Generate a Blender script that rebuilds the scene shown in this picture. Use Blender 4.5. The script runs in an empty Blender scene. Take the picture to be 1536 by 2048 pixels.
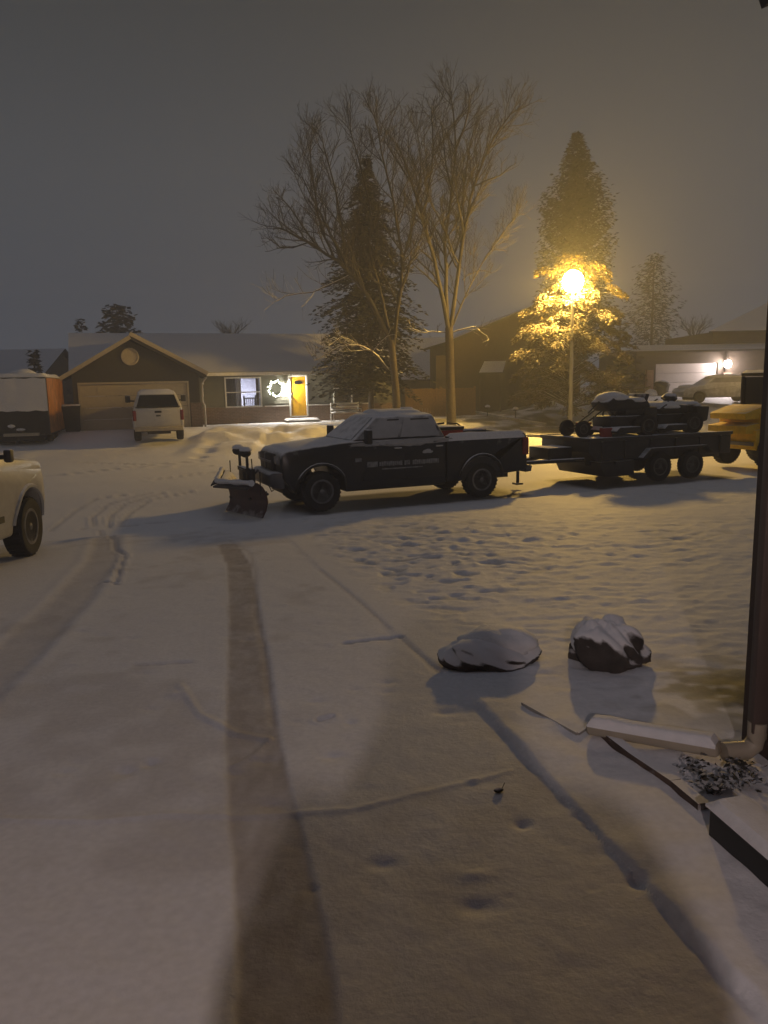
import bpy, bmesh, math, random
import numpy as np
from mathutils import Vector, Matrix
SC = bpy.context.scene
COL = SC.collection
R = math.radians
random.seed(7)

# ------------------------------------------------------------------ camera, sky, exposure
PITCH, ROLL, F, ZC = R(9.4), -0.02, 1538.0, 2.47
cam_d = bpy.data.cameras.new('camera')
cam_d.sensor_fit = 'VERTICAL'; cam_d.sensor_height = 36.0; cam_d.lens = 36.0 * F / 2048.0
cam_d.clip_start = 0.05; cam_d.clip_end = 1000
cam = bpy.data.objects.new('camera', cam_d); COL.objects.link(cam)
CM = Matrix.Translation((0, 0, ZC)) @ Matrix.Rotation(math.pi / 2 - PITCH, 4, 'X') @ Matrix.Rotation(ROLL, 4, 'Z')
cam.matrix_world = CM
SC.camera = cam
w = bpy.data.worlds.new('World'); SC.world = w; w.use_nodes = True
nt = w.node_tree; bg = nt.nodes['Background']
tc = nt.nodes.new('ShaderNodeTexCoord'); sx = nt.nodes.new('ShaderNodeSeparateXYZ')
rp = nt.nodes.new('ShaderNodeValToRGB')
nt.links.new(tc.outputs['Generated'], sx.inputs[0]); nt.links.new(sx.outputs['Z'], rp.inputs[0]); nt.links.new(rp.outputs[0], bg.inputs[0])
cr = rp.color_ramp                                   # low cloud lit from below by the town
cr.elements[0].position = 0.0; cr.elements[0].color = (0.090, 0.099, 0.122, 1)
cr.elements[1].position = 0.5; cr.elements[1].color = (0.036, 0.039, 0.040, 1)
e_ = cr.elements.new(0.25); e_.color = (0.076, 0.081, 0.090, 1)
e2_ = cr.elements.new(1.0); e2_.color = (0.096, 0.106, 0.142, 1)
bg.inputs[1].default_value = 0.87
SC.view_settings.view_transform = 'Standard'; SC.view_settings.look = 'None'
SC.view_settings.exposure = 0.0; SC.view_settings.gamma = 1.0
try:
    SC.cycles.use_denoising = True; SC.cycles.denoiser = 'OPENIMAGEDENOISE'
    SC.cycles.max_bounces = 6; SC.cycles.diffuse_bounces = 3; SC.cycles.glossy_bounces = 2
    SC.cycles.transmission_bounces = 3; SC.cycles.transparent_max_bounces = 8; SC.cycles.volume_bounces = 1
    SC.cycles.sample_clamp_indirect = 2.0
    SC.cycles.caustics_reflective = False; SC.cycles.caustics_refractive = False
except Exception:
    pass
LAMP_I, PORCH_I, GARAGE_I, COACH_I, ROOM_I, WREATH_I = 620.0, 32.0, 40.0, 20.0, 1.3, 4.0
HPS = (1.0, 0.60, 0.125)

# ------------------------------------------------------------------ pixel rays (photo pixels, 1536 x 2048) to places
CR = CM.to_3x3(); C0 = Vector((0, 0, ZC))
def ray(px, py): return CR @ Vector(((px - 768) / F, (1024 - py) / F, -1.0))
def atY(px, py, Y):
    d = ray(px, py); return C0 + d * (Y / d.y)
def sm(a, b, x):
    t = np.clip((x - a) / (b - a), 0, 1); return t * t * (3 - 2 * t)
S23, C23 = math.sin(R(23)), math.cos(R(23))
def base(x, y):
    s = -S23 * x + C23 * y
    z = np.interp(s, [-5, 1, 13.3, 14.0, 17.5, 20.], [.9, .87, .10, -.10, -.10, 0.])
    t = (y - (32.2 + .30 * x)) * .958
    lo = np.where(np.asarray(x) < -5, -2.5, -.6)
    tt = np.clip((t - lo) / (7 - lo), 0, 1); rise = tt * tt * (3 - 2 * tt)
    return z + rise * .66 + .9 * sm(5, 13, x) * sm(0, 9, t)
def bz(x, y): return float(base(np.float64(x), np.float64(y)))
def G(px, py):
    d = ray(px, py); d = d / d.y; y = .4
    while y < 90:
        P = C0 + d * y
        if P.z <= bz(P.x, P.y): return P
        y += .01 + y * .002
    return C0 + d * 90

# ------------------------------------------------------------------ noise
_rng = np.random.RandomState(3); _T = _rng.rand(256, 256)
def vn(x, y):
    x = np.asarray(x, float); y = np.asarray(y, float)
    xi = np.floor(x).astype(int); yi = np.floor(y).astype(int); fx = x - xi; fy = y - yi
    fx = fx * fx * (3 - 2 * fx); fy = fy * fy * (3 - 2 * fy)
    a = _T[xi % 256, yi % 256]; b = _T[(xi + 1) % 256, yi % 256]; c = _T[xi % 256, (yi + 1) % 256]; d = _T[(xi + 1) % 256, (yi + 1) % 256]
    return (a * (1 - fx) + b * fx) * (1 - fy) + (c * (1 - fx) + d * fx) * fy
def fbm(x, y, o=3):
    s = 0; a = .5
    for i in range(o): s = s + a * (vn(x * 2 ** i + 17 * i, y * 2 ** i + 5 * i) - .5); a *= .5
    return s

# ------------------------------------------------------------------ materials
SNOW = (0.80, 0.79, 0.80)
def mat(name, col, rough=.6, metal=0., var=.12, scale=8., snow=0., thr=.55, soft=.18, bump=0., emit=None, estr=0., spec=.5, attr=False, wave=None, snowcol=SNOW, nsc=5., bsc=0.):
    m = bpy.data.materials.new(name); m.use_nodes = True
    t = m.node_tree; N = t.nodes; L = t.links; b = N['Principled BSDF']; out = N['Material Output']
    b.inputs['Roughness'].default_value = rough; b.inputs['Metallic'].default_value = metal
    b.inputs['Specular IOR Level'].default_value = spec
    tcn = N.new('ShaderNodeTexCoord')
    nz = N.new('ShaderNodeTexNoise'); nz.inputs['Scale'].default_value = scale; nz.inputs['Detail'].default_value = 5
    L.new(tcn.outputs['Object'], nz.inputs['Vector'])
    mx = N.new('ShaderNodeMix'); mx.data_type = 'RGBA'; mx.blend_type = 'MULTIPLY'
    mx.inputs[0].default_value = 1.0
    mr = N.new('ShaderNodeMapRange'); mr.inputs[1].default_value = .3; mr.inputs[2].default_value = .7
    mr.inputs[3].default_value = 1 - var; mr.inputs[4].default_value = 1 + var
    L.new(nz.outputs['Fac'], mr.inputs[0])
    L.new(mr.outputs[0], mx.inputs[7])
    if attr:
        a = N.new('ShaderNodeAttribute'); a.attribute_name = 'tint'; L.new(a.outputs['Color'], mx.inputs[6])
    elif wave:
        wv = N.new('ShaderNodeTexBrick'); wv.inputs['Scale'].default_value = wave[0]
        wv.inputs['Color1'].default_value = (*col, 1); wv.inputs['Color2'].default_value = (*[c * .8 for c in col], 1)
        wv.inputs['Mortar'].default_value = (*wave[1], 1); wv.inputs['Mortar Size'].default_value = .012
        wv.inputs['Brick Width'].default_value = .22; wv.inputs['Row Height'].default_value = .075
        mp = N.new('ShaderNodeMapping'); mp.inputs['Rotation'].default_value = (R(90), 0, 0)
        L.new(tcn.outputs['Object'], mp.inputs[0]); L.new(mp.outputs[0], wv.inputs['Vector']); L.new(wv.outputs[0], mx.inputs[6])
    else:
        mx.inputs[6].default_value = (*col, 1)
    L.new(mx.outputs[2], b.inputs['Base Color'])
    if bump:
        bp = N.new('ShaderNodeBump'); bp.inputs['Strength'].default_value = bump; bp.inputs['Distance'].default_value = .02
        nz2 = N.new('ShaderNodeTexNoise'); nz2.inputs['Scale'].default_value = bsc or scale * 3; nz2.inputs['Detail'].default_value = 8; nz2.inputs['Roughness'].default_value = .62
        L.new(tcn.outputs['Object'], nz2.inputs['Vector']); L.new(nz2.outputs['Fac'], bp.inputs['Height']); L.new(bp.outputs[0], b.inputs['Normal'])
    if emit:
        b.inputs['Emission Color'].default_value = (*emit, 1); b.inputs['Emission Strength'].default_value = estr
    if snow > 0:                                     # snow lies where the surface faces up
        s = N.new('ShaderNodeBsdfPrincipled'); s.inputs['Base Color'].default_value = (*snowcol, 1); s.inputs['Roughness'].default_value = .75
        g = N.new('ShaderNodeNewGeometry'); sp = N.new('ShaderNodeSeparateXYZ'); L.new(g.outputs['Normal'], sp.inputs[0])
        n3 = N.new('ShaderNodeTexNoise'); n3.inputs['Scale'].default_value = nsc; n3.inputs['Detail'].default_value = 4
        L.new(g.outputs['Position'], n3.inputs['Vector'])
        ad = N.new('ShaderNodeMath'); ad.operation = 'MULTIPLY_ADD'; ad.inputs[1].default_value = .7; L.new(n3.outputs['Fac'], ad.inputs[0])
        L.new(sp.outputs['Z'], ad.inputs[2])
        m2 = N.new('ShaderNodeMapRange'); m2.inputs[1].default_value = thr + .35 - soft; m2.inputs[2].default_value = thr + .35 + soft
        m2.inputs[3].default_value = 0; m2.inputs[4].default_value = snow; L.new(ad.outputs[0], m2.inputs[0])
        ms = N.new('ShaderNodeMixShader'); L.new(m2.outputs[0], ms.inputs[0]); L.new(b.outputs[0], ms.inputs[1]); L.new(s.outputs[0], ms.inputs[2])
        L.new(ms.outputs[0], out.inputs['Surface'])
    return m
def glassmat(name, tint=(1, 1, 1), gl=.08, rough=.02):
    m = bpy.data.materials.new(name); m.use_nodes = True; t = m.node_tree; N = t.nodes
    tr = N.new('ShaderNodeBsdfTransparent'); tr.inputs[0].default_value = (*tint, 1)
    g = N.new('ShaderNodeBsdfGlossy'); g.inputs['Roughness'].default_value = rough
    x = N.new('ShaderNodeMixShader'); x.inputs[0].default_value = gl
    t.links.new(tr.outputs[0], x.inputs[1]); t.links.new(g.outputs[0], x.inputs[2]); t.links.new(x.outputs[0], N['Material Output'].inputs[0])
    return m
def emat(name, col, st):
    m = bpy.data.materials.new(name); m.use_nodes = True; t = m.node_tree; N = t.nodes
    e = N.new('ShaderNodeEmission'); e.inputs[0].default_value = (*col, 1); e.inputs[1].default_value = st
    t.links.new(e.outputs[0], N['Material Output'].inputs[0]); return m

M_ground = mat('snow_ground', SNOW, .7, var=.06, scale=30, bump=.22, bsc=45., attr=True, spec=.3)
M_snow = mat('snow', SNOW, .7, var=.05, scale=14, bump=.35, spec=.3)
M_black = mat('black_paint', (.010, .011, .014), .28, var=.1, snow=1, thr=.49, soft=.24)
M_white = mat('white_paint', (.62, .60, .57), .3, var=.05, snow=1, thr=.7)
M_whited = mat('greyer_white_paint', (.40, .39, .37), .32, var=.1, snow=1, thr=.7)  # a greyer white, for the near pickup
M_tyre = mat('tyre_rubber', (.012, .012, .012), .85, var=.3, scale=20)
M_rim = mat('rim_alloy', (.14, .14, .145), .35, .7, var=.25, snow=.25, thr=.1)
M_rimdark = mat('rim_dull', (.10, .10, .10), .5, .5, var=.2)
M_chrome = mat('chrome', (.55, .55, .56), .2, .9, var=.05)
M_bump = mat('bumper_grey', (.10, .10, .11), .45, .3, snow=.7, thr=.65)
M_dark = mat('dark_plastic', (.014, .014, .014), .6, var=.2)
M_darks = mat('dark_plastic_snowy', (.016, .015, .014), .6, var=.2, snow=1, thr=.5)
M_frost = mat('frosted_window', (.42, .42, .43), .85, var=.15, scale=2.2)
M_glass = mat('dark_glass', (.008, .008, .009), .12, var=.05)
M_glasssnow = mat('snowy_glass', (.02, .02, .022), .3, snow=1, thr=.6)
M_lens = mat('headlight_lens', (.22, .22, .23), .15, .2)
M_red = mat('tail_lens', (.22, .012, .008), .25)
M_redbox = mat('red_plastic', (.30, .028, .02), .5, snow=1, thr=.7)
M_lett = mat('pale_lettering', (.24, .24, .245), .6, var=.5, scale=10)
M_trail = mat('trailer_steel', (.012, .012, .013), .5, var=.3, snow=1, thr=.62)
M_yellow = mat('yellow_paint', (.78, .50, .012), .45, var=.12, snow=.5, thr=.85)
M_plowred = mat('plow_red', (.055, .010, .008), .45, var=.3, snow=1, thr=.6)
M_sidegreen = mat('siding_sage', (.135, .135, .105), .7, var=.08, scale=3)
M_brick = mat('brick_tan', (.17, .095, .06), .85, var=.2, scale=10, wave=(1.0, (.2, .17, .14)))
M_gable = mat('siding_dark', (.060, .056, .048), .75, var=.1)
M_trim = mat('trim_white', (.80, .78, .72), .6, var=.05)
M_trimd = mat('trim_tan', (.46, .40, .30), .6, var=.08)
M_gdoor = mat('garage_door_tan', (.52, .45, .32), .6, var=.06)
M_roof = mat('snowy_roof', (.05, .048, .046), .9, snow=1, thr=.30, soft=.12, snowcol=(.68, .68, .71))
M_door = mat('door_yellow', (.72, .38, .012), .45, var=.12, scale=5)
M_room = mat('room_white', (.62, .62, .70), .8)
M_fence = mat('fence_wood', (.19, .115, .05), .8, var=.25, scale=12)
M_darkwall = mat('siding_brown', (.060, .045, .032), .8, var=.15, scale=4)
M_bark = mat('bark', (.055, .043, .033), .9, var=.4, scale=12, snow=.85, thr=.72)
M_limbsnow = mat('snow_on_bark', (.07, .055, .042), .9, var=.3, snow=1, thr=.25)
M_twig = mat('twig', (.028, .023, .020), .9, var=.3, snow=.2, thr=.95)
M_need = mat('spruce_needles', (.022, .022, .014), .9, var=.4, scale=1.2, snow=.08, thr=.95, soft=.25, spec=.2)
M_needdark = mat('cypress_needles', (.013, .014, .009), .95, var=.4, scale=1.2, spec=.1)
M_needs = mat('lamplit_snowy_needles', (.085, .062, .014), .85, var=.5, scale=1.5, snow=.42, thr=.85, soft=.3, spec=.2)  # base colour pushed to amber, carrying the street lamp's light
M_pole = mat('lamp_pole', (.30, .29, .27), .5, .2)
M_conc = mat('concrete', (.30, .285, .26), .9, var=.2, snow=1, thr=.6)
M_rock = mat('boulder_rock', (.060, .050, .044), .9, var=.4, scale=7, bump=.6, snow=1, thr=.38, soft=.13, nsc=14.)
M_downs = mat('downspout_beige', (.36, .31, .235), .5, var=.08)
M_wallhome = mat('home_siding', (.055, .030, .022), .7, var=.15, scale=5)
M_mulch = mat('dark_leaves', (.03, .028, .02), .9, var=.5, snow=.8, thr=.82)
M_orange = mat('orange_panel', (.36, .150, .035), .6, var=.45, scale=2.5)
M_box = mat('trailer_front', (.05, .05, .055), .6, var=.2, snow=1, thr=.6)
M_carw = mat('car_silver', (.30, .29, .27), .4, snow=1, thr=.15, soft=.3)
M_skin = mat('skin', (.45, .27, .2), .6); M_cloth = mat('jacket', (.03, .03, .035), .9)
M_lampwarm = emat('sodium_globe', HPS, 1.0)

# ------------------------------------------------------------------ mesh builder
class MB:
    def __init__(s): s.v = []; s.f = []
    def add(s, v, f, M=None):
        o = len(s.v)
        s.v += [tuple(M @ Vector(p)) if M is not None else tuple(p) for p in v]; s.f += [tuple(o + i for i in q) for q in f]; return s
    def box(s, x0, x1, y0, y1, z0, z1, M=None):
        v = [(x, y, z) for z in (z0, z1) for y in (y0, y1) for x in (x0, x1)]
        return s.add(v, [(0, 2, 3, 1), (4, 5, 7, 6), (0, 1, 5, 4), (2, 6, 7, 3), (0, 4, 6, 2), (1, 3, 7, 5)], M)
    def prism(s, poly, a, b, axis='y', M=None):      # polygon in the other two axes, extruded along axis
        n = len(poly)
        def P(p, t): return {'y': (p[0], t, p[1]), 'x': (t, p[0], p[1]), 'z': (p[0], p[1], t)}[axis]
        v = [P(p, a) for p in poly] + [P(p, b) for p in poly]
        f = [tuple(range(n))[::-1], tuple(range(n, 2 * n))] + [(i, (i + 1) % n, n + (i + 1) % n, n + i) for i in range(n)]
        return s.add(v, f, M)
    def tube(s, pts, rad, n=8, cap=True, M=None):
        pts = [Vector(p) for p in pts]; k = len(pts)
        if not hasattr(rad, '__len__'): rad = [rad] * k
        v = []; up = Vector((.13, .37, .92))
        for i, p in enumerate(pts):
            d = (pts[min(i + 1, k - 1)] - pts[max(i - 1, 0)])
            d = d.normalized() if d.length > 1e-9 else Vector((0, 0, 1))
            a = d.cross(up)
            if a.length < 1e-3: a = d.cross(Vector((1, 0, 0)))
            a.normalize(); b = d.cross(a)
            for j in range(n):
                t = 2 * math.pi * j / n; v.append(p + (a * math.cos(t) + b * math.sin(t)) * rad[i])
        f = [(i * n + j, i * n + (j + 1) % n, (i + 1) * n + (j + 1) % n, (i + 1) * n + j) for i in range(k - 1) for j in range(n)]
        if cap: f += [tuple(range(n))[::-1], tuple(range((k - 1) * n, k * n))]
        return s.add(v, f, M)
    def lathe(s, prof, n=20, M=None):                # profile of (r, h) turned round local z
        v = []
        for r, h in prof:
            for j in range(n): t = 2 * math.pi * j / n; v.append((r * math.cos(t), r * math.sin(t), h))
        k = len(prof)
        f = [(i * n + j, i * n + (j + 1) % n, (i + 1) * n + (j + 1) % n, (i + 1) * n + j) for i in range(k - 1) for j in range(n)]
        f += [tuple(range(n))[::-1], tuple(range((k - 1) * n, k * n))]
        return s.add(v, f, M)
    def blob(s, c, r, nu=20, nv=12, amp=.12, seed=0, sc=2., flat=None, M=None):
        v = []; c = Vector(c)
        for i in range(nv + 1):
            th = math.pi * i / nv
            for j in range(nu):
                ph = 2 * math.pi * j / nu
                d = Vector((math.sin(th) * math.cos(ph), math.sin(th) * math.sin(ph), math.cos(th)))
                k = 1 + amp * 2 * float(fbm(d.x * sc + seed * 7.3 + d.z * sc * .7, d.y * sc + seed * 3.1 - d.z * sc * .5, 3))
                p = Vector((d.x * r[0], d.y * r[1], d.z * r[2])) * k
                if flat is not None and p.z < flat: p.z = flat
                v.append(c + p)
        f = [(i * nu + j, (i + 1) * nu + j, (i + 1) * nu + (j + 1) % nu, i * nu + (j + 1) % nu) for i in range(nv) for j in range(nu)]
        return s.add(v, f, M)
    def build(s, name, m, parent=None, bevel=0, smooth=40, seg=2, deform=None, clean=True):
        me = bpy.data.meshes.new(name); me.from_pydata(s.v, [], s.f)
        if clean:
            bm = bmesh.new(); bm.from_mesh(me)
            bmesh.ops.remove_doubles(bm, verts=bm.verts, dist=1e-5)
            bmesh.ops.recalc_face_normals(bm, faces=bm.faces)
            if bevel:
                ed = [e for e in bm.edges if e.is_manifold and len(e.link_faces) == 2 and e.calc_face_angle(0) > R(35)]
                bmesh.ops.bevel(bm, geom=ed, offset=bevel, segments=seg, profile=.5, affect='EDGES', clamp_overlap=True)
            if deform:
                for q in bm.verts: q.co = Vector(deform(*q.co))
            bm.to_mesh(me); bm.free()
        me.materials.append(m)
        if smooth:
            for p in me.polygons: p.use_smooth = True
            try: me.set_sharp_from_angle(angle=R(smooth))
            except Exception: pass
        o = bpy.data.objects.new(name, me); COL.objects.link(o)
        if parent is not None: o.parent = parent
        return o
def tag(o, label=None, cat=None, group=None, kind=None):
    for k, v in (('label', label), ('category', cat), ('group', group), ('kind', kind)):
        if v: o[k] = v
    return o
def thing(name, label, cat, loc, rz=0., group=None):
    o = bpy.data.objects.new(name, None); COL.objects.link(o); o.empty_display_size = .2
    o.location = loc; o.rotation_euler = (0, 0, rz); return tag(o, label, cat, group)
def B(x0, x1, y0, y1, z0, z1, M=None): return MB().box(x0, x1, y0, y1, z0, z1, M)

# ------------------------------------------------------------------ ground (one seamless sheet in fields: lawn, driveway, street, yards)
TC_ = (.107, 17.4)
def gp(pts): return [(P.x, P.y) for P in (G(*p) for p in pts)]
EDGE = gp([(585, 1085), (640, 1140), (700, 1190), (810, 1290), (870, 1340), (940, 1400), (1032, 1500), (1122, 1600), (1213, 1700), (1304, 1800), (1395, 1900), (1528, 2046)])
EDGE = [(-2.2, 13.6)] + EDGE + [(EDGE[-1][0] + .02, -6)]
ex = np.array([p[0] for p in EDGE][::-1]); ey = np.array([p[1] for p in EDGE][::-1])
def edge_x(y): return np.interp(y, ey, ex)
def dist_poly(x, y, pts):
    d = np.full(x.shape, 1e9); sgn = np.zeros(x.shape); al = np.zeros(x.shape); acc = 0
    for (ax, ay), (bx, by) in zip(pts[:-1], pts[1:]):
        dx, dy = bx - ax, by - ay; L = math.hypot(dx, dy) + 1e-9
        t = np.clip(((x - ax) * dx + (y - ay) * dy) / L ** 2, 0, 1)
        dd = np.hypot(x - ax - t * dx, y - ay - t * dy); b = dd < d
        d = np.where(b, dd, d); sgn = np.where(b, np.sign((x - ax) * dy - (y - ay) * dx), sgn); al = np.where(b, acc + t * L, al); acc += L
    return d, sgn, al
ang = [-math.pi]
while ang[-1] < math.pi - 1e-6:
    a = abs(math.degrees(ang[-1])); ang.append(ang[-1] + R(.22 if a < 32 else 1.0 if a < 60 else 6.0))
ang = np.array(ang[:-1]); rad = [.35]
while rad[-1] < 160: rad.append(rad[-1] * (1.006 if 1.2 < rad[-1] < 15 else 1.009 if rad[-1] < 45 else 1.06))
rad = np.array(rad)
AA, RR = np.meshgrid(ang, rad); X = RR * np.sin(AA); Y = RR * np.cos(AA)
S = -S23 * X + C23 * Y; T = (Y - (32.2 + .30 * X)) * .958
Z = base(X, Y); EX = edge_x(Y); RT = X - EX
our = S < 14.0
lawn = our & (RT > 0)
drive = our & ~lawn
far = T > -.4
fdrive = far & (np.abs(X + 11.3 + (Y - 36) * .33) < 3.4)
tint = np.ones(X.shape + (4,)); tint[..., :3] = np.array(SNOW)
def paint(mask, col):
    mask = np.clip(mask, 0, 1)[..., None]; tint[..., :3] = tint[..., :3] * (1 - mask) + np.array(col) * mask
bed = sm(2.9, 4.0, Y) # planting bed near the wall is smooth, lawn beyond is tussocky
edgew = sm(-.012, .035, RT + .012 * fbm(X * 5, Y * 5) + .014 * fbm(X * 14, Y * 14)) * our
Z = Z + edgew * (.022 * (1 - sm(3.4, 5.2, Y)) + .006)
tuss = np.where(lawn, 1., 0.) * sm(.1, .7, RT) * sm(3.5, 5.2, Y)
rough = .62 + .8 * np.exp(-((X - .8) / 2.6) ** 2 - ((Y - 9.6) / 2.6) ** 2); tuss = tuss * rough
Z += tuss * (.022 * fbm(X * 2.2, Y * 3.4, 3) + .044 * fbm(X * 4.6, Y * 9.5, 3) * (.4 + 1.2 * vn(X * .6, Y * .8 + 3)) + .03 * np.maximum(0, vn(X * 12, Y * 16) - .5) + .07 * fbm(X * .7, Y * .9, 2))
hole = sm(.62, .78, vn(X * 6.5 + 40, Y * 11.)) * sm(.35, .55, vn(X * .45 + 9, Y * .5)) * tuss
Z -= hole * .022
Z += np.where(lawn, 1, 0) * (1 - sm(3.5, 5.2, Y)) * .05 * fbm(X * 3, Y * 3, 3)
Z += np.where(drive, 1, 0) * (.010 * fbm(X * 4, Y * 4, 4) + .006 * fbm(X * 14, Y * 14, 2) * sm(-3, -.2, RT))
# heaped and trodden snow across the street
bank = np.exp(-((T - 3.0) / 2.4) ** 2) * sm(-8.2, -7.2, X) * (1 - sm(-.5, 1.5, X))
Z += bank * (.26 + .65 * fbm(X * .9, Y * 1.3, 4))
Z += far * .06 * fbm(X * 1.4, Y * 1.4, 3)
bank2 = np.exp(-((T + .2) / 1.1) ** 2) * (1 - sm(-13.5, -12.6, X) * (1 - sm(-8.0, -7.2, X)))
Z += bank2 * (.10 + .22 * fbm(X * 1.1 + 3, Y * 1.1, 3))
Z += np.where(~our & ~far, 1, 0) * .03 * fbm(X * .9, Y * .9, 3)
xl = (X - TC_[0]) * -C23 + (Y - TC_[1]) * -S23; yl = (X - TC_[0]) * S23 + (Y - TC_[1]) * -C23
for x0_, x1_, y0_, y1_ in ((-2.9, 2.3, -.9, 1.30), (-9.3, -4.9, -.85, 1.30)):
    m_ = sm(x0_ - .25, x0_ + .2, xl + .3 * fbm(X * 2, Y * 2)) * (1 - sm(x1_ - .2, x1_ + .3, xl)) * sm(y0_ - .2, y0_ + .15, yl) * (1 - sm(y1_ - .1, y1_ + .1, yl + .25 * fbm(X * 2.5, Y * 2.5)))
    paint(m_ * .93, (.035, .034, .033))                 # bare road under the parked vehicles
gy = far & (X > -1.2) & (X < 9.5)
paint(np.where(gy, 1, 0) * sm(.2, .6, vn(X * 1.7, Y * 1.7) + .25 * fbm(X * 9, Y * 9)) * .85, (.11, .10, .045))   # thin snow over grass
paint(sm(.45, .68, vn(X * 2 + 5, Y * 2) * .6 + .5 * vn(X * 11, Y * 14)) * np.exp(-(((X - 2.0) / .55) ** 2 + ((Y - 4.0) / .55) ** 2)) * 1.1, (.17, .15, .08))
paint(hole * .35, (.42, .40, .33))
# tracks and marks: (pixels, half width, depth, rim, colour, strength)
ASPH = (.44, .40, .375); WET = (.20, .185, .165)
paint(np.where(drive, 1, 0) * sm(.48, .75, vn(X * 1.3 + 2, Y * 1.1) * .6 + .4 * vn(X * 6, Y * 5)) * .30, ASPH)
def track(pix, hw, dep, rim, col, st, soft=.35, noisy=.3):
    global Z
    pts = gp(pix); xs = [p[0] for p in pts]; ys = [p[1] for p in pts]
    m = (X > min(xs) - 1) & (X < max(xs) + 1) & (Y > min(ys) - 1) & (Y < max(ys) + 1)
    if not m.any(): return
    d, sg, al = dist_poly(X[m], Y[m], pts)
    d = d + hw * noisy * fbm(X[m] * 5, Y[m] * 5, 3)
    k = 1 - sm(hw * (1 - soft), hw * (1 + soft), d)
    Z[m] -= dep * k
    Z[m] += rim * np.exp(-((d - hw * 1.25) / (hw * .35 + .008)) ** 2)
    kk = np.zeros(X.shape); kk[m] = k * st * (.60 + .4 * vn(X[m] * 4, Y[m] * 4) + .4 * vn(X[m] * 26, Y[m] * 13)); paint(kk, col)
track([(455, 1090), (478, 1130), (492, 1250), (500, 1400), (508, 1500), (520, 1600), (540, 1700), (562, 1850), (578, 2048), (590, 2300)], .135, .006, .0, ASPH, .85, .12, .16)
track([(458, 1080), (500, 1105), (512, 1150), (512, 1230), (530, 1300), (543, 1400), (548, 1450)], .022, .006, .0, ASPH, .35, .7)
track([(575, 1480), (585, 1560), (610, 1700), (640, 1880), (668, 2048), (690, 2300)], .02, .0, .0, SNOW, .0)
track([(-120, 1440), (40, 1300), (140, 1200), (205, 1120), (215, 1075)], .21, .012, .008, ASPH, .4, .3, .2)
track([(198, 1062), (230, 1080), (232, 1098), (250, 1110), (240, 1135), (232, 1165)], .035, .02, .012, ASPH, .4)
track([(190, 1170), (205, 1164), (235, 1170)], .018, .03, .01, WET, .5)
track([(100, 1062), (150, 1022), (195, 998), (250, 990)], .05, .02, .02, ASPH, .3)
track([(188, 1052), (186, 1035), (215, 1010), (300, 985)], .05, .02, .02, ASPH, .3)
track([(218, 1055), (222, 1030), (250, 1008), (330, 985)], .05, .02, .02, ASPH, .3)
track([(240, 1050), (262, 1025), (300, 1000), (390, 982)], .05, .02, .02, ASPH, .3)
track([(160, 1060), (220, 1056), (300, 1047), (400, 1041), (470, 1038)], .05, .035, .01, ASPH, .4, .4, .7)
track([(-60, 960), (120, 950), (260, 935), (420, 932)], .10, .03, .03, ASPH, .2)
track([(300, 960), (420, 945), (520, 950)], .12, .03, .03, ASPH, .2)
track([(160, 925), (300, 930), (400, 922)], .12, .04, .04, ASPH, .25)
track([(-40, 1640), (200, 1645), (330, 1632), (470, 1632), (700, 1622), (830, 1590), (930, 1570), (1020, 1545)], .016, -.006, 0, SNOW, 0, .8, .4)
track([(360, 1370), (400, 1430), (470, 1465), (540, 1480)], .02, -.008, 0, SNOW, 0, .6, .5)
track([(540, 1478), (510, 1510), (465, 1535)], .012, -.012, 0, SNOW, 0, .6, .5)
track([(270, 1331), (380, 1325)], .02, .012, 0, ASPH, .3, .5, .5)
track([(690, 1287), (740, 1281), (800, 1275)], .022, .03, .0, WET, .6, .5, .6)
track([(430, 1300), (560, 1290), (690, 1287)], .01, -.006, 0, SNOW, 0)
track([(800, 1275), (850, 1320), (880, 1345)], .02, .008, .0, ASPH, .3, .7)
track([(640, 1140), (720, 1205), (780, 1260)], .02, .006, .0, ASPH, .3, .7)
track([(640, 1440), (660, 1436)], .03, .012, .01, ASPH, .3)
for px, py, r in [(412, 905, .3), (425, 893, .22), (400, 915, .2), (1045, 1650, .03), (1275, 1770, .03), (700, 1445, .03), (250, 1545, .05), (300, 1530, .04)]:
    P = G(px, py); d = np.hypot(X - P.x, (Y - P.y)); Z -= (.22 if r > .1 else .015) * np.exp(-(d / r) ** 2)
rr = np.random.RandomState(11)
for _ in range(150):                                     # little clods and drip marks in the drive
    a = rr.uniform(-3, 1.2); b = rr.uniform(2, 11)
    if a > np.interp(b, ey, ex): continue
    r = rr.uniform(.012, .04); mloc = (np.abs(X - a) < .3) & (np.abs(Y - b) < .3)
    if mloc.any(): Z[mloc] += rr.choice([-1, 1, -1]) * r * .3 * np.exp(-((X[mloc] - a) ** 2 * .4 + (Y[mloc] - b) ** 2) / r ** 2)
nr, na = X.shape
idx = np.arange(nr * na).reshape(nr, na)
quads = np.stack([idx[:-1], np.roll(idx, -1, 1)[:-1], np.roll(idx, -1, 1)[1:], idx[1:]], -1)[:, :, ::-1]
def fc(a): return a[:-1]
reg = np.where(drive, 1, np.where(our, 0, np.where(fdrive, 3, np.where(far, 4, 2))))[:-1]
VV = np.stack([X, Y, Z], -1).reshape(-1, 3); TT = tint.reshape(-1, 4)
def zg(x, y):                                            # height of the finished surface
    r = math.hypot(x, y); a = math.atan2(x, y)
    i = min(max(int(np.searchsorted(rad, r)) - 1, 0), nr - 2); j = int(np.searchsorted(ang, a)) - 1
    t = (r - rad[i]) / (rad[i + 1] - rad[i]); return float(Z[i, j] * (1 - t) + Z[i + 1, j] * t)
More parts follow.
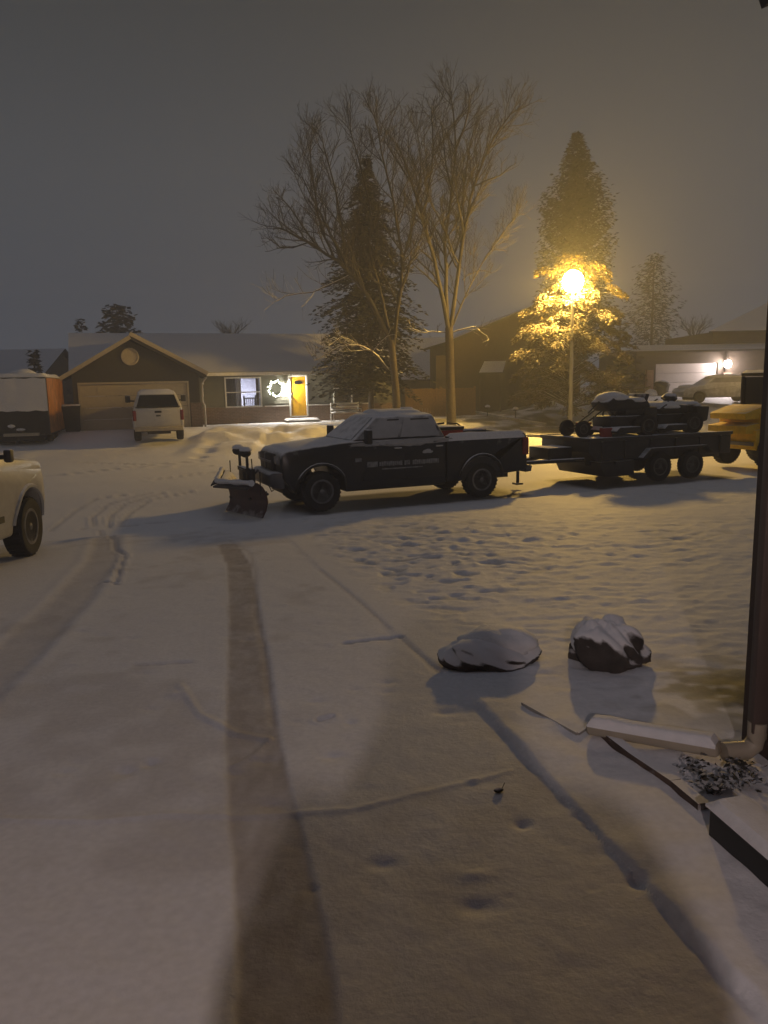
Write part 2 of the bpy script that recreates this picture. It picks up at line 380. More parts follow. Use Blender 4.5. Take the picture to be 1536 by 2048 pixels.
def submesh(name, k, cap=False):
    q = quads[reg == k].reshape(-1, 4); u, inv = np.unique(q, return_inverse=True); q = inv.reshape(-1, 4)
    v = VV[u]; col = TT[u]
    if cap:
        v = np.vstack([v, [[0, 0, .88]]]); c = len(v) - 1; col = np.vstack([col, [[*SNOW, 1]]])
    me = bpy.data.meshes.new(name); me.from_pydata(v.tolist(), [], q.tolist())
    at = me.color_attributes.new('tint', 'FLOAT_COLOR', 'POINT'); at.data.foreach_set('color', col.astype(np.float32).ravel())
    me.polygons.foreach_set('use_smooth', [True] * len(me.polygons)); me.materials.append(M_ground)
    o = bpy.data.objects.new(name, me); COL.objects.link(o); o['kind'] = 'structure'; return o
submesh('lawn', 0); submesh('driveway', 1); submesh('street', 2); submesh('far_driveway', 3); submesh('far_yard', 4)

# ------------------------------------------------------------------ wheels and vehicles
def wheel(parent, x, y, r, wd, side, rimmat=None, spokes=6, name='wheel', rimr=.6, steer=0.):
    M = Matrix.Translation((x, y, r)) @ Matrix.Rotation(steer, 4, 'Z') @ Matrix.Rotation(-side * math.pi / 2, 4, 'X')
    h = wd / 2; b = MB()
    n = 40; prof = [(r * rimr, -h * .8), (r * .8, -h), (r * .93, -h * .92), (r, -h * .62), (r, h * .62), (r * .93, h * .92), (r * .8, h), (r * rimr, h * .8)]
    b.lathe(prof, n, M)
    for k in range(30):                              # tread blocks
        a = 2 * math.pi * k / 30
        b.box(-r * .045, r * .045, -h * .75, h * .75, r * .985, r * 1.02, M @ Matrix.Rotation(a, 4, 'Z') @ Matrix.Rotation(math.pi / 2, 4, 'X'))
    wo = b.build(name, M_tyre, parent, clean=False)
    q = MB(); rr_ = r * rimr
    q.lathe([(rr_ * 1.03, h * .80), (rr_ * 1.03, h * .86), (rr_ * .88, h * .86), (rr_ * .84, h * .3), (rr_ * .1, h * .25)], 28, M)
    q.lathe([(rr_ * .05, h * .3), (rr_ * .27, h * .3), (rr_ * .24, h * .78), (rr_ * .1, h * .85)], 16, M)
    for k in range(spokes):
        a = 2 * math.pi * k / spokes
        q.prism([(rr_ * .2, -rr_ * .13), (rr_ * .9, -rr_ * .17), (rr_ * .9, rr_ * .17), (rr_ * .2, rr_ * .13)], h * .45, h * .74, 'z', M @ Matrix.Rotation(a, 4, 'Z'))
    q.build('rim', rimmat or M_rim, wo)
    return wo
def arch(cx, cz, rad_, zb, n=12):
    a0 = math.asin((zb - cz) / rad_); out = []
    for i in range(n + 1):
        a = math.pi - a0 - (math.pi - 2 * a0) * i / n; out.append((cx + rad_ * math.cos(a), cz + rad_ * math.sin(a)))
    return out
def face_patch(c, u0, u1, v0, v1, th=.008, off=.006, trim=None):
    # panel on a quad face with corners c = bottom-a, bottom-b, top-b, top-a ; outward offset
    c = [Vector(p) for p in c]
    def P(u, v): return (c[0] * (1 - u) + c[1] * u) * (1 - v) + (c[3] * (1 - u) + c[2] * u) * v
    n = (c[1] - c[0]).cross(c[3] - c[0]).normalized()
    q = trim or [(u0, v0), (u1, v0), (u1, v1), (u0, v1)]
    k = len(q); a = [P(*t) + n * off for t in q]; b = [p + n * th for p in a]
    return MB().add(a + b, [tuple(range(k))[::-1], tuple(range(k, 2 * k))] + [(i, (i + 1) % k, k + (i + 1) % k, k + i) for i in range(k)])
def pickup(name, label, loc, rz, paint, winmat, lettering=False, topper=False, msc=1., snowy=True, bumpm=None, steer=0., tilt=0.):
    t = thing(name, label, 'truck', loc, rz)
    t.rotation_euler = (0, tilt, rz)
    W = .98; fx, rx, wr = 1.9, -1.9, .41
    def dfm(x, y, z):
        k = 1.0
        if x > 2.2: k -= .16 * ((x - 2.2) / .65) ** 2
        if z > .95: k -= .06 * (z - .95) / .45
        if z < .75: k -= .04 * (.75 - z) / .25
        return (x, y * k, z)
    prof = [(2.55, .52), (2.62, .62), (2.70, .70), (2.74, 1.02), (2.72, 1.18), (2.64, 1.27), (2.40, 1.315), (1.9, 1.36), (1.24, 1.42), (-1.0, 1.42), (-1.0, .36)] + arch(fx, .43, .53, .36)
    b = MB().prism(prof, -W, W); b.build('body', paint, t, bevel=.045, seg=3, deform=dfm)
    # bed
    bp = [(-1.03, 1.43), (-3.04, 1.43), (-3.09, 1.38), (-3.10, .64), (-3.02, .55)] + arch(rx, .43, .53, .45)[::-1] + [(-1.03, .40)]
    bb = MB().prism(bp, .86, W)
    bb.prism(bp, -W, -.86).box(-3.02, -1.1, -.855, .855, .80, .88).box(-1.11, -1.035, -.855, .855, .55, 1.40)
    bb.build('bed', paint, t, bevel=.025, deform=dfm)
    tg = B(-3.11, -3.04, -.84, .84, .66, 1.41).build('tailgate', paint, t, bevel=.015)
    B(-3.135, -3.112, -.13, .13, 1.22, 1.30).build('handle', M_dark, tg, bevel=.006)
    B(-3.125, -3.112, -.09, .09, 1.08, 1.14).build('emblem', M_rimdark, tg, bevel=.005)
    # cab
    zb, zt = 1.40, 1.90; bx0, bx1, tx0, tx1, wb, wt = -1.0, 1.22, -.80, .58, .925, .70
    lo = [(bx1, wb, zb), (bx0, wb, zb), (bx0, -wb, zb), (bx1, -wb, zb)]; hi = [(tx1, wt, zt), (tx0, wt, zt), (tx0, -wt, zt), (tx1, -wt, zt)]
    cv = lo + hi + [(tx1 - .16, wt - .13, zt + .055), (tx0 + .14, wt - .13, zt + .055), (tx0 + .14, -wt + .13, zt + .055), (tx1 - .16, -wt + .13, zt + .055)]
    cf = [(3, 2, 1, 0)] + [(i, (i + 1) % 4, 4 + (i + 1) % 4, 4 + i) for i in range(4)] + [(4 + i, 4 + (i + 1) % 4, 8 + (i + 1) % 4, 8 + i) for i in range(4)] + [(8, 9, 10, 11)]
    MB().add(cv, cf).build('cab', paint, t, bevel=.05, seg=3)
    L = [lo[0], lo[1], hi[1], hi[0]]; Rr = [lo[2], lo[3], hi[3], hi[2]]; Fr = [lo[3], lo[0], hi[0], hi[3]]; Bk = [lo[1], lo[2], hi[2], hi[1]]
    face_patch(Fr, .05, .95, .06, .95).build('windshield', M_glasssnow if snowy else M_glass, t)
    face_patch(Bk, .12, .88, .15, .85).build('rear_window', winmat, t)
    # order so normals point outward (left: front->rear runs -x)
    for side, c in ((1, [lo[1], lo[0], hi[0], hi[1]]), (-1, [lo[3], lo[2], hi[2], hi[3]])):
        if side == 1: fq, rq = [(.53, .10), (.88, .10), (.90, .34), (.88, .88), (.53, .88)], [(.06, .10), (.50, .10), (.50, .88), (.05, .88)]
        else: fq, rq = [(.12, .10), (.47, .10), (.47, .88), (.12, .88), (.10, .34)], [(.50, .10), (.94, .10), (.95, .88), (.50, .88)]
        # outward normal check by construction: bottom-rear -> bottom-front on the left face points +y
        for q in (fq, rq):
            o_ = face_patch(c, 0, 1, 0, 1, th=.006, off=-.014, trim=q)
            cen = sum((Vector(p) for p in o_.v), Vector()) / len(o_.v)
            ok = (abs(cen.y) > 0)
            o_.build('window', winmat, t)
            if snowy: face_patch(c, 0, 1, 0, 1, th=.004, off=-.024, trim=[(q[0][0] + .05, .80), (q[-3][0] - .10 if len(q) == 4 else q[1][0] - .12, .80), (q[-3][0] - .10 if len(q) == 4 else q[1][0] - .12, .85), (q[0][0] + .05, .85)]).build('rain_guard', M_dark, t)
        y0, y1 = (W - .004, W + .010) if side == 1 else (-W - .010, -W + .004)
        for dx0, dx1, lab in ((.02, .98, 'f'), (-.97, -.01, 'r')):
            d = MB().prism([(dx0, .57), (dx1 - .0, .57), (dx1, 1.395), (dx0, 1.395)], y0, y1).build('door', paint, t, bevel=.006, deform=dfm)
            hb = B(dx0 + .06, dx0 + .24, (W - .04) if side == 1 else -W - .0, W + .0 if side == 1 else -W + .04, 1.215, 1.25)
            hb.build('handle', M_chrome, d, bevel=.008)
            if lettering and side == 1:
                pass
        mb = MB(); sy = side
        mb.tube([(.92, sy * .90, 1.42), (.95, sy * 1.08, 1.43)], .03, 8)
        mo = mb.build('mirror', M_dark, t)
        B(.88, 1.0, sy * (1.06 + .13 * msc) - .11 * msc, sy * (1.06 + .13 * msc) + .11 * msc, 1.36, 1.42 + .24 * msc).build('mirror_housing', M_darks if snowy else M_dark, mo, bevel=.03)
        for cx_ in (fx, rx):
            pts = [(p[0], sy * (W * .985 + .01), p[1]) for p in arch(cx_, .43, .55, .5, 14)]
            MB().tube(pts, .035, 6).build('fender_flare', paint, t, deform=dfm)
            wheel(t, cx_, sy * .84, wr, .29, sy, steer=steer if cx_ > 0 else 0.)
        B(2.62, 2.79, sy * .62 - .17, sy * .62 + .17, 1.00, 1.17).build('headlight', M_lens, t, bevel=.02)
        B(-3.13, -2.98, sy * .91 - .065, sy * .91 + .065, .92, 1.32).build('taillight', M_red, t, bevel=.012)
    g = MB().box(2.72, 2.82, -.46, .46, .86, 1.20)
    g.build('grille', M_dark, t, bevel=.02)
    k_ = MB().box(2.815, 2.84, -.46, .46, 1.015, 1.06).box(2.815, 2.84, -.035, .035, .86, 1.20)
    k_.build('grille_bar', bumpm or M_bump, t, bevel=.008)
    MB().prism([(2.66, .50), (2.88, .52), (2.95, .60), (2.95, .78), (2.88, .84), (2.66, .84)], -.95, .95).build('bumper', bumpm or M_bump, t, bevel=.03, deform=dfm)
    MB().prism([(-3.08, .50), (-3.24, .52), (-3.26, .66), (-3.08, .68)], -.93, .93).build('rear_bumper', bumpm or M_bump, t, bevel=.02)
    MB().box(-2.9, 2.6, -.45, .45, .36, .56).tube([(1.9, -.8, .42), (1.9, .8, .42)], .07).tube([(-1.9, -.8, .42), (-1.9, .8, .42)], .08).build('chassis', M_dark, t)
    if topper:
        lo2 = [(-1.04, .93), (-3.06, .93), (-3.06, -.93), (-1.04, -.93)]; hi2 = [(-1.04, .72), (-2.84, .72), (-2.84, -.72), (-1.04, -.72)]
        v = [(x, y, 1.435) for x, y in lo2] + [(x, y, 1.97) for x, y in hi2]
        MB().add(v, [(3, 2, 1, 0), (4, 5, 6, 7)] + [(i, (i + 1) % 4, 4 + (i + 1) % 4, 4 + i) for i in range(4)]).build('canopy', paint, t, bevel=.05, seg=3)
        c = [Vector(v[1]), Vector(v[2]), Vector(v[6]), Vector(v[5])]
        face_patch(c[:], .06, .94, .06, .88, off=.012).build('canopy_window', M_glass, t)
        face_patch(c[:], .04, .96, .0, .05, off=.014).build('canopy_seal', M_dark, t)
        B(-3.275, -3.262, -.16, .16, .52, .66).build('number_plate', M_trimd, t, bevel=.004)
    return t
# --- snow-cap sheet over a rectangle, thick in the middle and thin at the rim
def snow_sheet(b, x0, x1, y0, y1, zf, th=.06, nx=14, ny=12, seed=0, ed=.12):
    v = []; 
    for i in range(nx + 1):
        for j in range(ny + 1):
            u, w_ = i / nx, j / ny; x = x0 + (x1 - x0) * u; y = y0 + (y1 - y0) * w_
            m = min(u, 1 - u) * abs(x1 - x0); n_ = min(w_, 1 - w_) * abs(y1 - y0)
            k = min(1, min(m, n_) / ed); k = math.sqrt(max(0, 1 - (1 - k) ** 2))
            v.append((x, y, zf(x, y) + th * k * (1 + .7 * float(fbm(x * 3 + seed, y * 3, 3)))))
    top = len(v); v += [(p[0], p[1], zf(p[0], p[1]) - .01) for p in v]
    I = lambda i, j: i * (ny + 1) + j
    f = [(I(i, j), I(i + 1, j), I(i + 1, j + 1), I(i, j + 1)) for i in range(nx) for j in range(ny)]
    f += [tuple(top + q for q in g[::-1]) for g in f]
    for i in range(nx):
        f.append((I(i, 0), top + I(i, 0), top + I(i + 1, 0), I(i + 1, 0))); f.append((I(i, ny), I(i + 1, ny), top + I(i + 1, ny), top + I(i, ny)))
    for j in range(ny):
        f.append((I(0, j), I(0, j + 1), top + I(0, j + 1), top + I(0, j))); f.append((I(nx, j), top + I(nx, j), top + I(nx, j + 1), I(nx, j + 1)))
    return b.add(v, f)
RZ = R(203); Fv = Vector((math.cos(RZ), math.sin(RZ), 0)); Lv = Vector((-math.sin(RZ), math.cos(RZ), 0))
TC = Vector((.107, 17.4, -.10))
def TW(x, y, z=0): return TC + Fv * x + Lv * y + Vector((0, 0, z))
trk = pickup('pickup_truck', 'black crew cab pickup with snow plow and trailer, snow on hood and roof', TC, RZ, M_black, M_frost)
snow_sheet(MB(), -.68, .46, -.60, .60, lambda x, y: 1.95 - .07 * (y / .6) ** 2, .085, seed=1).build('roof_snow', M_snow, trk)
snow_sheet(MB(), 1.35, 2.62, -.80, .80, lambda x, y: 1.415 - (x - 1.24) * .085 - .03 * (y / .8) ** 2 - (max(0, x - 2.3) ** 2) * .5, .035, seed=4, ed=.2).build('hood_snow', M_snow, trk)
B(-.60, -.36, -.12, .14, 1.97, 2.06).build('beacon', M_snow, trk, bevel=.035, seg=3)
snow_sheet(MB(), -3.03, -1.06, .80, .955, lambda x, y: 1.43 - max(0, y - .89) * 1.6, .055, 24, 8, 9, .05).build('rail_snow', M_snow, trk)
snow_sheet(MB(), -3.03, -1.06, -.92, -.80, lambda x, y: 1.425, .03, 20, 5, 3, .05).build('rail_snow', M_snow, trk)
# frost and snow stuck along the top of the doors
lt = MB()                                              # a band of pale, unreadable door lettering
rl = random.Random(5); xx = .62
while xx > -.78:
    wd = rl.uniform(.028, .05)
    if rl.random() > .12: lt.box(xx - wd, xx, .985, .993, .86 + rl.uniform(0, .012), .965 - rl.uniform(0, .012))
    xx -= wd + .010
lt.box(.66, .90, .985, .993, .855, .97); lt.box(-.40, .56, .985, .992, .79, .815)
lt.build('door_lettering', M_lett, trk)
B(1.02, 1.16, .978, .986, .98, 1.06).build('fender_badge', M_lett, trk, bevel=.003)
st = MB().blob((.04, .945, 1.335), (.98, .03, .062), 60, 10, .75, 3, 5.)
MB().blob((-.52, .985, 1.13), (.11, .016, .05), 20, 10, .6, 8).build('snow_patch', M_frost, trk)
st.build('door_snow', M_frost, trk)

# --- plow on the front of the black truck
pl = thing('snow_plow', 'dark V-shaped snow plow with two work lights ahead of the black pickup', 'plow', TW(2.9, 0), RZ)
for sy in (1, -1):
    a = Vector((.80, sy * .03, 0)); b_ = Vector((.38, sy * 1.36, 0)); d = b_ - a; n = Vector((d.y, -d.x, 0)).normalized() * (1 if sy > 0 else -1)
    prof = [(.02, .03), (-.05, .15), (-.09, .30), (-.07, .45), (.0, .58), (.10, .66)]
    v = []; 
    for k_, p in enumerate((a, b_)):
        for o_, z in prof:
            hgt = z * (1.0 if k_ == 0 else 1.12); v.append(p + n * (o_ if k_ == 0 else o_ * 1.2) + Vector((0, 0, hgt)))
    m = len(prof); v += [p - n * .035 for p in v]
    f = [(i, i + 1, m + i + 1, m + i) for i in range(m - 1)]; f += [tuple(2 * m + q for q in g[::-1]) for g in f]
    f += [(0, m, 3 * m, 2 * m), (m - 1, 3 * m - 1, 4 * m - 1, 2 * m - 1)] + [(i, 2 * m + i, 2 * m + i + 1, i + 1) for i in range(m - 1)] + [(m + i, m + i + 1, 3 * m + i + 1, 3 * m + i) for i in range(m - 1)]
    bl = MB().add(v, f).build('blade', M_plowred, pl)
    q = MB()                                            # rubber shield and its load of snow on top of the wing
    c0, c1 = a + n * .08 + Vector((0, 0, .655)), b_ + n * .12 + Vector((0, 0, .735))
    q.add([c0 + n * .02, c1 + n * .02, c1 + n * .20 - Vector((0, 0, .09)), c0 + n * .22 - Vector((0, 0, .08)), c0 + n * .02 - Vector((0, 0, .03)), c1 + n * .02 - Vector((0, 0, .03)), c1 + n * .20 - Vector((0, 0, .12)), c0 + n * .22 - Vector((0, 0, .11))],
          [(0, 1, 2, 3), (7, 6, 5, 4), (0, 4, 5, 1), (1, 5, 6, 2), (2, 6, 7, 3), (3, 7, 4, 0)])
    sh = q.build('deflector', M_dark, pl)
    q = MB()
    pts = [c0.lerp(c1, t_) + n * .09 + Vector((0, 0, .01)) for t_ in np.linspace(0, 1, 9)]
    q.tube(pts, [.055 + .012 * math.sin(i * 1.7) for i in range(9)], 9).build('snow', M_snow, sh)
    q = MB().tube([a - n * .04 + Vector((-.05, 0, .3)), (0.0, sy * .3, .38)], .035).tube([a.lerp(b_, .6) - n * .05 + Vector((0, 0, .35)), (.0, sy * .35, .36)], .03)
    q.build('push_arm', M_dark, pl)
    MB().tube([b_ + n * .02 + Vector((0, 0, .5)), b_ + n * .02 + Vector((0, 0, .95))], .012, 6).build('marker_rod', M_dark, pl)
tw = MB()
for sy in (1, -1):
    tw.tube([(.40, sy * .34, .35), (.40, sy * .34, 1.16)], .03, 8)
tw.box(.35, .45, -.36, .36, .84, .92).box(.20, .46, -.16, .16, .36, .88).tube([(.1, .0, .85), (.35, 0, .62), (.6, 0, .45)], .035)
tw.tube([(.0, .1, .8), (-.05, .25, .55), (-.1, .3, .40), (-.25, .25, .5)], .015, 6).tube([(.3, .38, .55), (.32, .40, 1.12)], .012, 6)
tw.build('lift_tower', M_darks, pl, bevel=.0)
for sy in (1, -1):
    h = MB().blob((.43, sy * .34, 1.25), (.12, .14, .10), 16, 10, .04, 2).tube([(.40, sy * .34, 1.13), (.41, sy * .34, 1.22)], .03)
    wl = h.build('work_light', M_dark, pl)
    MB().blob((.42, sy * .34, 1.305), (.13, .15, .07), 16, 8, .1, 5, flat=-.02).build('snow_cap', M_snow, wl)
# --- loose load in the truck bed
zb_ = .88
tb = thing('tool_box', 'red lidded box in the black pickup bed', 'box', TW(-1.62, -.25, zb_), RZ)
B(-.28, .28, -.4, .35, .0, .62).build('box_body', M_redbox, tb, bevel=.02); B(-.30, .30, -.42, .37, .62, .70).build('lid', M_darks, tb, bevel=.02)
sp = thing('shovel', 'dark shovel leaning out of the pickup bed behind the cab', 'shovel', TW(-1.22, .35, zb_), RZ)
MB().tube([(-.35, .0, .05), (.05, .0, .62)], .018).build('shaft', M_dark, sp); MB().box(-.5, -.3, -.14, .14, .02, .05).build('blade', M_dark, sp, bevel=.01)
pk = thing('plank', 'snowy board lying across the pickup bed beside the red box', 'board', TW(-1.95, .42, zb_ + .38), RZ)
B(-.45, .45, -.12, .12, 0, .04).build('board', M_fence, pk); snow_sheet(MB(), -.45, .45, -.12, .12, lambda x, y: .04, .05, 12, 4, 2, .05).build('snow', M_snow, pk)
MB().box(-.4, .4, -.1, .1, -.38, -.001).build('crate', M_darks, pk)

# --- trailer
TRC = Vector((6.66, 20.21, -.05))
def RW(x, y, z=0): return TRC + Fv * x + Lv * y + Vector((0, 0, z))
tr = thing('flatbed_trailer', 'long black equipment trailer hitched behind the pickup, carrying mowers', 'trailer', TRC, RZ)
MB().prism([(-2.28, .58), (2.05, .58), (2.28, .80), (2.28, 1.08), (-2.28, 1.08)], -.98, .98).build('bed', M_trail, tr, bevel=.015)
rl_ = MB().box(-2.3, 2.3, .96, 1.03, 1.06, 1.15).box(-2.3, 2.3, -1.03, -.96, 1.06, 1.15).box(2.24, 2.32, -.96, .96, 1.06, 1.15)
rl_.build('rail', M_trail, tr, bevel=.012)
for x in (-1.9, -1.2, -.4, .4, 1.2, 1.9): B(x - .03, x + .03, .985, 1.02, .62, 1.055).build('stake', M_trail, tr, bevel=.006)
snow_sheet(MB(), -2.2, 2.2, -.94, .94, lambda x, y: 1.085, .05, 40, 18, 3, .1).build('deck_snow', M_snow, tr)
MB().tube([(2.2, .7, .62), (4.0, .04, .56)], .05, 6).tube([(2.2, -.7, .62), (4.0, -.04, .56)], .05, 6).box(3.85, 4.25, -.06, .06, .53, .64).build('tongue', M_trail, tr)
B(2.35, 3.05, -.42, .42, .63, .92).build('tongue_box', M_trail, tr, bevel=.02)
MB().tube([(3.75, .16, .1), (3.75, .16, 1.02)], .04, 8).box(3.66, 3.84, .06, .26, .06, .1).tube([(3.75, .16, .95), (3.75, .3, .95), (3.75, .3, .85)], .012, 6).build('jack', M_trail, tr)
ch = MB()
for s_ in (-1, 1): ch.tube([(4.2, s_ * .06, .56), (4.35, s_ * .13, .38), (4.55, s_ * .15, .34), (4.75, s_ * .12, .5)], .014, 6)
ch.tube([(4.1, .05, .62), (4.4, .2, .40), (4.8, .1, .52)], .01, 6); ch.build('safety_chain', M_dark, tr)
for sy in (1, -1):
    for x in (.16, -.90): wheel(tr, x, sy * 1.0, .36, .22, sy, M_rimdark, 5)
    MB().prism([(.74, .62), (.52, .80), (-1.28, .80), (-1.5, .62), (-1.54, .62), (-1.30, .84), (.54, .84), (.78, .62)], *( (.9, 1.16) if sy > 0 else (-1.16, -.9))).build('fender', M_trail, tr)
    B(1.25, 1.5, sy * 1.0 - .02, sy * 1.0 + .02, .48, .56).build('step', M_trail, tr)
MB().box(-2.3, 2.1, -.6, .6, .46, .60).build('frame', M_trail, tr)
MB().prism([(.85, .18), (1.75, .18), (1.95, .56), (.85, .56)], -.94, .94).build('side_locker', M_trail, tr, bevel=.02)
def mower(name, label, loc, rz, kind):
    t = thing(name, label, 'mower', loc, rz); t.scale = (1.08, 1.15, .98)
    B(-.55, .5, -.32, .32, .22, .52).build('chassis', M_darks, t, bevel=.03)
    for sy in (1, -1):
        wheel(t, -.38, sy * .46, .27, .24, sy, M_rimdark, 5); wheel(t, .62, sy * .30, .14, .1, sy, M_rimdark, 4, name='caster')
        MB().tube([(.30, sy * .2, .5), (.22, sy * .24, .78), (.05, sy * .2, .90)], .02, 6).build('lever', M_dark, t)
    MB().prism([(-.1, .10), (.55, .10), (.6, .16), (.5, .26), (-.1, .26)], -.62, .62).build('mower_deck', M_darks, t, bevel=.02)
    B(-.85, -.45, -.33, .33, .35, .72).build('engine', M_dark, t, bevel=.04)
    if kind == 0:
        MB().box(-.50, .08, -.30, .30, .52, .70).build('seat', M_dark, t, bevel=.05); MB().prism([(-.50, .66), (-.40, .66), (-.52, 1.08), (-.64, 1.06)], -.29, .29).build('backrest', M_darks, t, bevel=.03)
        MB().prism([(.5, .64), (.62, .86), (.42, 1.02), (.1, 1.0), (-.6, .9), (-.7, .72), (-.3, .66)], -.30, .30).build('cover', M_darks, t, bevel=.06, seg=3)
        MB().blob((.22, 0, .98), (.40, .36, .16), 22, 12, .22, 3, flat=-.06).blob((-.35, 0, .90), (.4, .33, .1), 20, 10, .25, 8, flat=-.05).build('snow', M_snow, t)
        MB().tube([(.45, .3, .6), (.85, .3, .9), (1.12, .28, .62)], .018, 6).build('handle_bar', M_dark, t)
    else:
        MB().prism([(-.42, .52), (.40, .52), (.52, .66), (.30, .80), (-.42, .74)], -.34, .34).build('seat', M_darks, t, bevel=.05)
        MB().blob((.12, 0, .72), (.52, .40, .14), 22, 12, .3, 5, flat=-.06).blob((-.62, 0, .76), (.34, .38, .10), 20, 10, .3, 9, flat=-.05).build('snow', M_snow, t)
        MB().blob((-.12, .0, .93), (.17, .17, .13), 14, 9, .45, 6).tube([(-.1, 0, .7), (-.12, 0, .9)], .04).build('steering_wheel', M_darks, t)
        MB().prism([(-.95, .30), (-.62, .25), (-.55, .72), (-1.0, .70)], -.42, .42).build('grass_catcher', M_darks, t, bevel=.05)
    return t
mower('riding_mower', 'tall dark mower with humped snow on its cover, beside the small cart wheels', RW(.78, .22, 1.12), RZ, 0)
mower('riding_mower', 'low mower buried in snow, dark steering wheel showing, near the yellow loader', RW(-.82, .12, 1.12), RZ, 1)
cs = thing('spreader_cart', 'two-wheeled push cart with slanting handle at the trailer front', 'cart', RW(1.86, .0, 1.13), RZ)
for sy in (1, -1): wheel(cs, .12 if sy > 0 else .1, sy * .34, .205, .12, sy, M_rimdark, 5)
MB().tube([(.1, -.3, .2), (.1, .3, .2)], .02, 6).tube([(.1, .15, .2), (-.75, .15, .72)], .017, 6).tube([(.1, -.15, .2), (-.75, -.15, .72)], .017, 6).tube([(-.75, -.2, .72), (-.75, .2, .72)], .02, 6).build('handle_frame', M_dark, cs)
MB().lathe([(.06, .1), (.2, .32), (.21, .36)], 14, Matrix.Translation((-.16, 0, 0))).build('hopper', M_redbox, cs)
gc = thing('fuel_can', 'small red fuel can on the trailer deck beside the cart', 'fuel can', RW(1.5, .62, 1.13), RZ)
B(-.14, .14, -.09, .09, 0, .24).build('can_body', M_redbox, gc, bevel=.03); MB().tube([(.06, 0, .24), (.13, 0, .32)], .02, 6).build('spout', M_dark, gc)
# --- yellow loader
ld = thing('wheel_loader', 'yellow loader with dark cab at the tail of the trailer', 'loader', (10.6, 21.9, .0), R(203))
MB().prism([(-1.2, .50), (.80, .50), (.84, 1.05), (.62, 1.06), (.60, 1.50), (-1.2, 1.62)], -.75, .75).build('body', M_yellow, ld, bevel=.02)
MB().prism([(.58, 1.34), (1.10, 1.34), (1.12, 1.50), (.56, 1.66), (.2, 1.72), (.2, 1.52)], -.62, .62).build('hood', M_yellow, ld, bevel=.015)
MB().prism([(.60, .95), (1.12, .95), (1.12, 1.16), (.60, 1.24)], -.66, .66).build('counterweight', M_yellow, ld, bevel=.015)
cbm = MB().box(-1.15, -.05, -.66, .66, 2.50, 2.60)
for x in (-1.1, -.10):
    for y in (-.62, .62): cbm.box(x - .04, x + .04, y - .04, y + .04, 1.46, 2.50)
cb = cbm.build('cab', M_darks, ld, bevel=.02)
B(-1.06, -.14, -.63, .63, 1.48, 2.48).build('cab_glass', M_glass, cb)
snow_sheet(MB(), -1.18, .0, -.68, .68, lambda x, y: 2.60, .07, 12, 10, 4, .12).build('roof_snow', M_snow, ld)
for sy in (1, -1):
    for x in (.3, -1.05): wheel(ld, x, sy * .72, .46, .32, sy, M_rim, 5)
    MB().tube([(-.9, sy * .8, 1.3), (-1.9, sy * .8, 1.2), (-2.4, sy * .8, .5)], .08, 6).build('lift_arm', M_yellow, ld)
B(.84, .88, -.70, .70, .62, .72).build('reflector', M_lens, ld)

# --- the other two pickups
pickup('pickup_truck', 'white pickup with canopy and black rear window parked before the tan garage door', (-9.82, 33.85, bz(-9.8, 33.6) - .02), R(107), M_white, M_glass, topper=True, bumpm=M_trimd, tilt=R(-3.2))
h2 = R(94); lw = Vector((-5.02, 10.55, 0))            # right front wheel of the near white truck
c2 = lw - Vector((math.cos(h2), math.sin(h2), 0)) * 1.9 - Vector((math.sin(h2), -math.cos(h2), 0)) * .86
t2 = pickup('pickup_truck', 'white pickup close on the driveway, only its front wheel and fender showing', (c2.x, c2.y, bz(-5.1, 10.4) + .06), h2, M_whited, M_glass, bumpm=M_bump, tilt=R(1.8), msc=.45)
snow_sheet(MB(), 1.35, 2.60, -.8, .8, lambda x, y: 1.415 - (x - 1.24) * .085 - .03 * (y / .8) ** 2 - (max(0, x - 2.3) ** 2) * .5, .05, seed=14, ed=.2).build('hood_snow', M_snow, t2)
B(-.95, .95, -1.0, -.985, .60, .68).build('side_moulding', M_dark, t2)

# --- orange-sided cargo trailer far left
ct = thing('cargo_trailer', 'boxy trailer with snow-plastered back and orange side at the street edge', 'trailer', (-15.0, 32.9, .12), R(105))
B(-2.3, 2.3, -1.15, 1.15, .62, 2.92).build('box_body', M_box, ct, bevel=.04)
B(-2.27, 2.27, -1.166, -1.152, .70, 2.88).build('side_panel', M_orange, ct)
B(-2.316, -2.302, -1.12, 1.12, .68, 2.88).build('rear_door', M_dark, ct)
sv = MB(); n_ = 26
for i in range(n_ + 1):
    for j in range(13):
        y = -1.13 + 2.26 * i / n_; z = 1.62 + .09 * float(fbm(y * 3, 2.2)) * 2 + (2.90 - 1.62) * j / 12
        sv.v.append((-2.32 - .03 - .03 * float(fbm(y * 3, z * 3)) - (.02 if j == 0 else 0), y, z))
sv.f = [(i * 13 + j, (i + 1) * 13 + j, (i + 1) * 13 + j + 1, i * 13 + j + 1) for i in range(n_) for j in range(12)]
k0 = len(sv.v); sv.v += [(-2.314, p[1], p[2]) for p in sv.v]; sv.f += [tuple(k0 + q for q in g[::-1]) for g in sv.f]
sv.f += [(i * 13, k0 + i * 13, k0 + (i + 1) * 13, (i + 1) * 13) for i in range(n_)] + [(i * 13 + 12, (i + 1) * 13 + 12, k0 + (i + 1) * 13 + 12, k0 + i * 13 + 12) for i in range(n_)]
sv.build('stuck_snow', M_snow, ct)
snow_sheet(MB(), -2.3, 2.3, -1.15, 1.15, lambda x, y: 2.93, .14, 20, 14, 6, .2).build('roof_snow', M_snow, ct)
MB().blob((-1.7, -.25, 3.05), (.35, .5, .2), 18, 10, .2, 4).build('roof_vent_snow', M_snow, ct)
B(-2.55, -2.34, -.75, .55, .62, .74).build('bumper', M_trimd, ct, bevel=.02)
